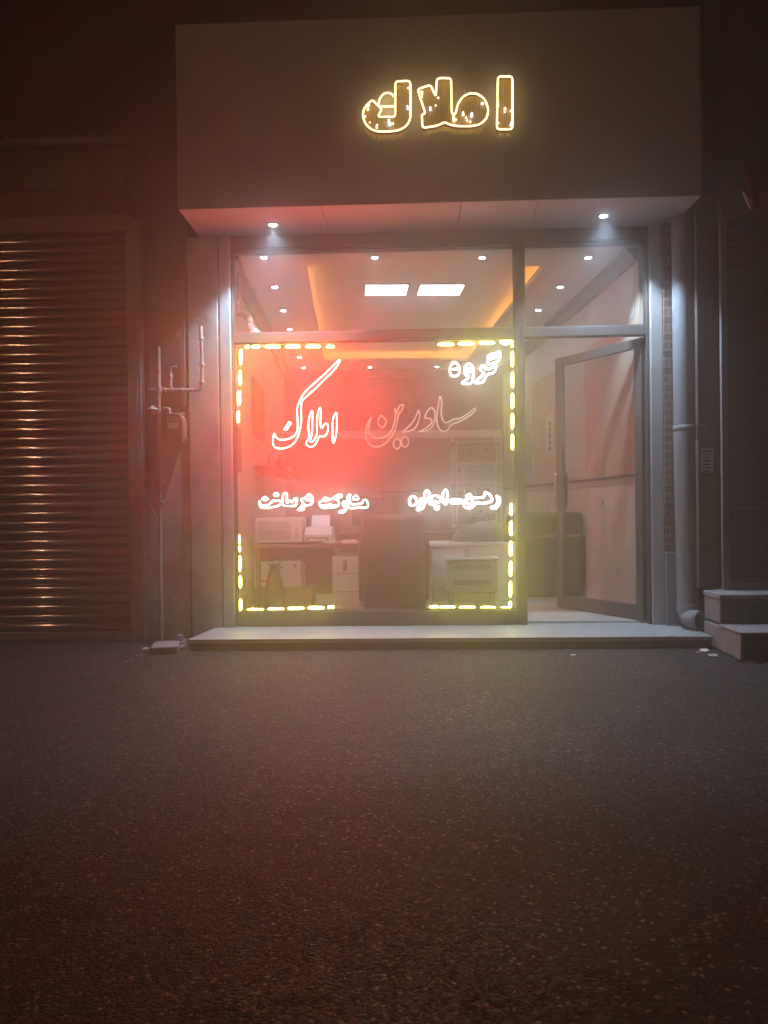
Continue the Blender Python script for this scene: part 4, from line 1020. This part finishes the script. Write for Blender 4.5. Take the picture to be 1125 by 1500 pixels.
# white metal rack at the back
rk = thing('shelf_rack', 'white open metal shelf rack at the back right of the shop', 'shelf', W(.8, 2.9, FLR))
Vk = 3.5
ua, za_ = at_v(668, 648, Vk); ub, _ = at_v(733, 648, Vk); 
zsh = [at_v(700, y, Vk)[1] for y in (647, 677.5, 708, 738)]
zsh = zsh + [zsh[-1] - .27, zsh[-1] - .52]
for u_ in (ua, ub):
    for v_ in (Vk, Vk + .32):
        m = rm(); m.box(u_ - .013, u_ + .013, v_ - .013, v_ + .013, FLR + .001, za_ + .08, .002); m.build('post', M['white'], rk)
for zz in zsh:
    m = rm(); m.box(ua - .03, ub + .03, Vk - .016, Vk + .34, zz - .012, zz + .006, .002); m.build('shelf', M['white'], rk)
rr_ = random.Random(9)
for i, zz in enumerate(zsh[1:5]):
    u_ = ua + .03; k = 0; m = rm()
    while u_ < ub - .06:
        wd = rr_.uniform(.03, .055); hh = rr_.uniform(.13, .19)
        m.box(u_, u_ + wd - .003, Vk + .06, Vk + .27, zz + .007, zz + .007 + hh, .003); u_ += wd
    tag(m.build('binder_row', M[('wood', 'grey', 'darktrim', 'cabinet')[i]]), 'row of dark binders filling the %s shelf of the white rack' % ('second', 'third', 'fourth', 'fifth')[i], 'binders')
    if False: pass
# things on the left wall
def wallpic(name, lab, cat, px0, px1, y0, y1, mat, th_=.025):
    va, _ = at_u(px0, (y0 + y1) / 2, U0); vb, _ = at_u(px1, (y0 + y1) / 2, U0); zt_ = at_u(px0, y0, U0)[1]; zb_ = at_u(px0, y1, U0)[1]
    va, vb = min(va, vb), max(va, vb)
    t = thing(name, lab, cat, W(U0, va, zb_))
    m = rm(); m.box(U0 + .0005, U0 + th_, va, va + .03, zb_, zt_, .003); m.box(U0 + .0005, U0 + th_, vb - .03, vb, zb_, zt_, .003); m.box(U0 + .0005, U0 + th_, va + .031, vb - .031, zb_, zb_ + .03, .003); m.box(U0 + .0005, U0 + th_, va + .031, vb - .031, zt_ - .03, zt_, .003); m.build('frame', M['darktrim'], t)
    m = rm(); m.box(U0 + .0005, U0 + th_ * .6, va + .0305, vb - .0305, zb_ + .031, zt_ - .031); m.build('picture', M[mat], t)
wallpic('picture_frame', 'tall dark red framed picture on the left wall', 'picture', 369, 384, 552, 636, 'painting')
# low dark wall shelf on the left with things
va, zz = at_u(372, 682, U0); vb, _ = at_u(418, 682, U0)
ws = thing('wall_shelf', 'dark narrow shelf fixed to the left wall below the framed picture', 'shelf', W(U0, va, zz))
m = rm(); m.box(U0 + .001, U0 + .24, va, vb, zz - .03, zz, .003); m.build('board', M['darktrim'], ws)
m = rm(); 
for v_ in (va + .2, vb - .2): m.box(U0 + .001, U0 + .20, v_ - .01, v_ + .01, zz - .10, zz - .031)
m.build('bracket', M['rail'], ws)
for k, (f_, hh, r_, mt, lab) in enumerate(((.15, .16, .05, 'grey', 'small grey jar at the near end of the dark wall shelf'), (.45, .22, .06, 'cabinet', 'dark brown vase in the middle of the dark wall shelf'), (.75, .14, .06, 'wallpale', 'pale bowl at the far end of the dark wall shelf'))):
    c_ = W(U0 + .12, va + (vb - va) * f_, zz + .0005)
    m = MB(); m.lathe([(r_ * .6, 0), (r_ * .95, hh * .2), (r_, hh * .45), (r_ * .6, hh * .8), (r_ * .45, hh * .92), (r_ * .55, hh)], tuple(c_), 'Z', 18); tag(m.build('vase', M[mt]), lab, 'vase')
# switch box by the window
q0_ = at_u(346, 628, U0) if False else None
b = MB(); p0_ = atY(347, 625, .22); p1_ = atY(355, 690, .22)
b = rm(); b.box(U0 + .0005, U0 + .05, .30, .52, p1_.z, p0_.z, .004); o = b.build('fuse_box', M['cabinet']); tag(o, 'dark narrow fuse box on the left wall close to the window', 'fuse box')
# paper banner hanging on the right wall
v0_, z0_ = at_u(800, 610, U1); v1_, z1_ = at_u(812, 664, U1)
pb_ = thing('paper_banner', 'narrow white paper banner with dark writing strokes on the right wall', 'banner', W(U1, min(v0_, v1_), z1_))
m = rm(); m.box(U1 - .0075, U1 - .0045, min(v0_, v1_), max(v0_, v1_), z1_, z0_); m.build('sheet', M['paper'], pb_)
m = rm(); vm = (v0_ + v1_) / 2; hh = z0_ - z1_
for k in range(5):
    z_ = z0_ - hh * (.15 + .16 * k); m.box(U1 - .0088, U1 - .0078, vm - .07, vm + .05 - .03 * (k % 2), z_ - .05, z_ - .012); m.box(U1 - .0088, U1 - .0078, vm - .02, vm + .02, z_ - .08, z_ - .051)
m.build('writing', M['ink'], pb_)
# wall socket
v_, z_ = at_u(886.5, 735.5, U1)
sk = thing('wall_socket', 'small grey wall socket on the pale tiled dado behind the glass door', 'socket', W(U1, v_, z_))
m = rm(); m.box(U1 - .020, U1 - .0103, v_ - .04, v_ + .04, z_ - .04, z_ + .04, .004); m.build('plate', M['wallpale'], sk)
m = rm(); m.box(U1 - .024, U1 - .0203, v_ - .02, v_ + .02, z_ - .02, z_ + .02, .002); m.build('insert', M['grey'], sk)
# small white bin by the wall
p = atZ(859, 872, FLR); zt_ = atY(859, 816, p.y).z
bn = thing('waste_bin', 'slim pale waste bin standing by the armchair behind the door glass', 'bin', (p.x, p.y, FLR))
m = MB(); m.lathe([(.062, 0), (.066, .006), (.075, zt_ - FLR - .03)], (p.x, p.y, FLR), 'Z', 22); m.build('body', M['wallpale'], bn)
m = MB(); m.lathe([(.080, 0), (.082, .006), (.082, .02), (.06, .03), (.01, .034)], (p.x, p.y, zt_ - .0295), 'Z', 22); m.build('lid', M['white'], bn)
# flexible white duct high by the window on the left
fd = thing('vent_duct', 'white flexible ribbed duct bend high on the left just behind the glass', 'duct', tuple(atY(355, 470, .3)))
pts = [atY(x, y, .30) for x, y in ((346, 440), (346.5, 453), (350, 458), (358, 459), (363, 464), (366.5, 471), (368, 478), (371, 484), (377, 490), (381, 497), (383, 510))]
pts = smooth_loop(pts, 6, False); n_ = len(pts)
m = MB(); m.tube(pts, [.026 + .005 * math.sin(i * 2.4) + .012 * (i / n_) for i in range(n_)], n=14); m.build('hose', M['white'], fd)
m = MB(); q = atY(347, 456, .30); m.lathe([(.034, -.03), (.038, -.026), (.038, .02), (.03, .03)], tuple(q), 'Z', 16); m.build('collar', M['white'], fd)
m = MB(); q = atY(349, 458, .3); m.tube([(q.x - .005, q.y + .06, q.z + .02), (q.x - .005, q.y + .06, q.z + .6)], .012, n=8); m.build('pipe', M['white'], fd)

# ------------------------------------------------------------------ street lamps across the road (their glints show on the left shutter)
def street_lamp(loc, lab, e, col):
    t = thing('street_lamp', lab, 'street lamp', loc, 'street lamps across the road')
    m = MB(); m.tube([(loc[0], loc[1], 0), (loc[0], loc[1], 4.8)], [.07, .045], n=14); m.build('pole', M['rail'], t)
    m = MB(); m.tube(smooth_loop([(loc[0], loc[1], 4.78), (loc[0], loc[1] + .2, 5.05), (loc[0], loc[1] + .7, 5.2), (loc[0], loc[1] + 1.1, 5.2)], 5, False), .03, n=10); m.build('arm', M['rail'], t)
    m = MB(); m.lathe([(.02, .14), (.08, .12), (.14, .04), (.15, .0)], (loc[0], loc[1] + 1.15, 5.1), 'Z', 20); m.build('lamp_head', M['rail'], t)
    m = MB(); m.lathe([(.12, -.002), (.11, -.03), (.06, -.05), (.005, -.055)], (loc[0], loc[1] + 1.15, 5.1), 'Z', 20); m.build('lens', M['lamp_bulb'], t)
    l = bpy.data.lights.new('street_lamp_light', 'POINT'); l.energy = e; l.color = col; l.shadow_soft_size = .12
    o = bpy.data.objects.new('street_lamp_light', l); COL.objects.link(o); o.parent = t; o.location = (0, 1.15, 5.0)
street_lamp((-7.45, -9.4, 0), 'street lamp with a curved arm across the road, nearer the left shutter', 38, (1.0, 0.42, 0.16))
street_lamp((-9.0, -13.0, 0), 'street lamp with a curved arm across the road, the farther one', 125, (1.0, 0.62, 0.46))

# ------------------------------------------------------------------ haze, added to imitate lens glow round the lights
hb = MB(); hb.box(-10.0, 6.6, -14.5, 7.2, -1.0, 6.2)
m, nt, out = newmat('lens_glow_haze')
pv = node(nt, 'ShaderNodeVolumePrincipled'); pv.inputs['Color'].default_value = (0.97, 0.97, 0.97, 1)
pv.inputs['Density'].default_value = 0.060; pv.inputs['Anisotropy'].default_value = 0.875
nt.links.new(pv.outputs[0], out.inputs['Volume'])
hz = hb.build('lens_glow_haze', m); hz['kind'] = 'stuff'

# ------------------------------------------------------------------ night sky
wd = bpy.data.worlds.new('World'); SC.world = wd; wd.use_nodes = True
nt = wd.node_tree; nt.nodes.clear()
sky = nt.nodes.new('ShaderNodeTexSky'); sky.sky_type = 'NISHITA'; sky.sun_disc = False
sky.sun_elevation = R(-6); sky.sun_rotation = R(200)
bg = nt.nodes.new('ShaderNodeBackground'); bg.inputs['Strength'].default_value = 0.05
ow = nt.nodes.new('ShaderNodeOutputWorld')
nt.links.new(sky.outputs[0], bg.inputs[0]); nt.links.new(bg.outputs[0], ow.inputs[0])

# ------------------------------------------------------------------ render settings
SC.render.engine = 'CYCLES'
cy = SC.cycles
cy.use_denoising = True
cy.max_bounces = 6; cy.diffuse_bounces = 3; cy.glossy_bounces = 3; cy.transparent_max_bounces = 12; cy.volume_bounces = 1
cy.caustics_reflective = False; cy.caustics_refractive = False
cy.sample_clamp_indirect = 4.0
try: cy.use_light_tree = True
except Exception: pass
SC.view_settings.view_transform = 'Standard'; SC.view_settings.look = 'None'
SC.view_settings.exposure = 1.42; SC.view_settings.gamma = 1.0
SC.render.film_transparent = False
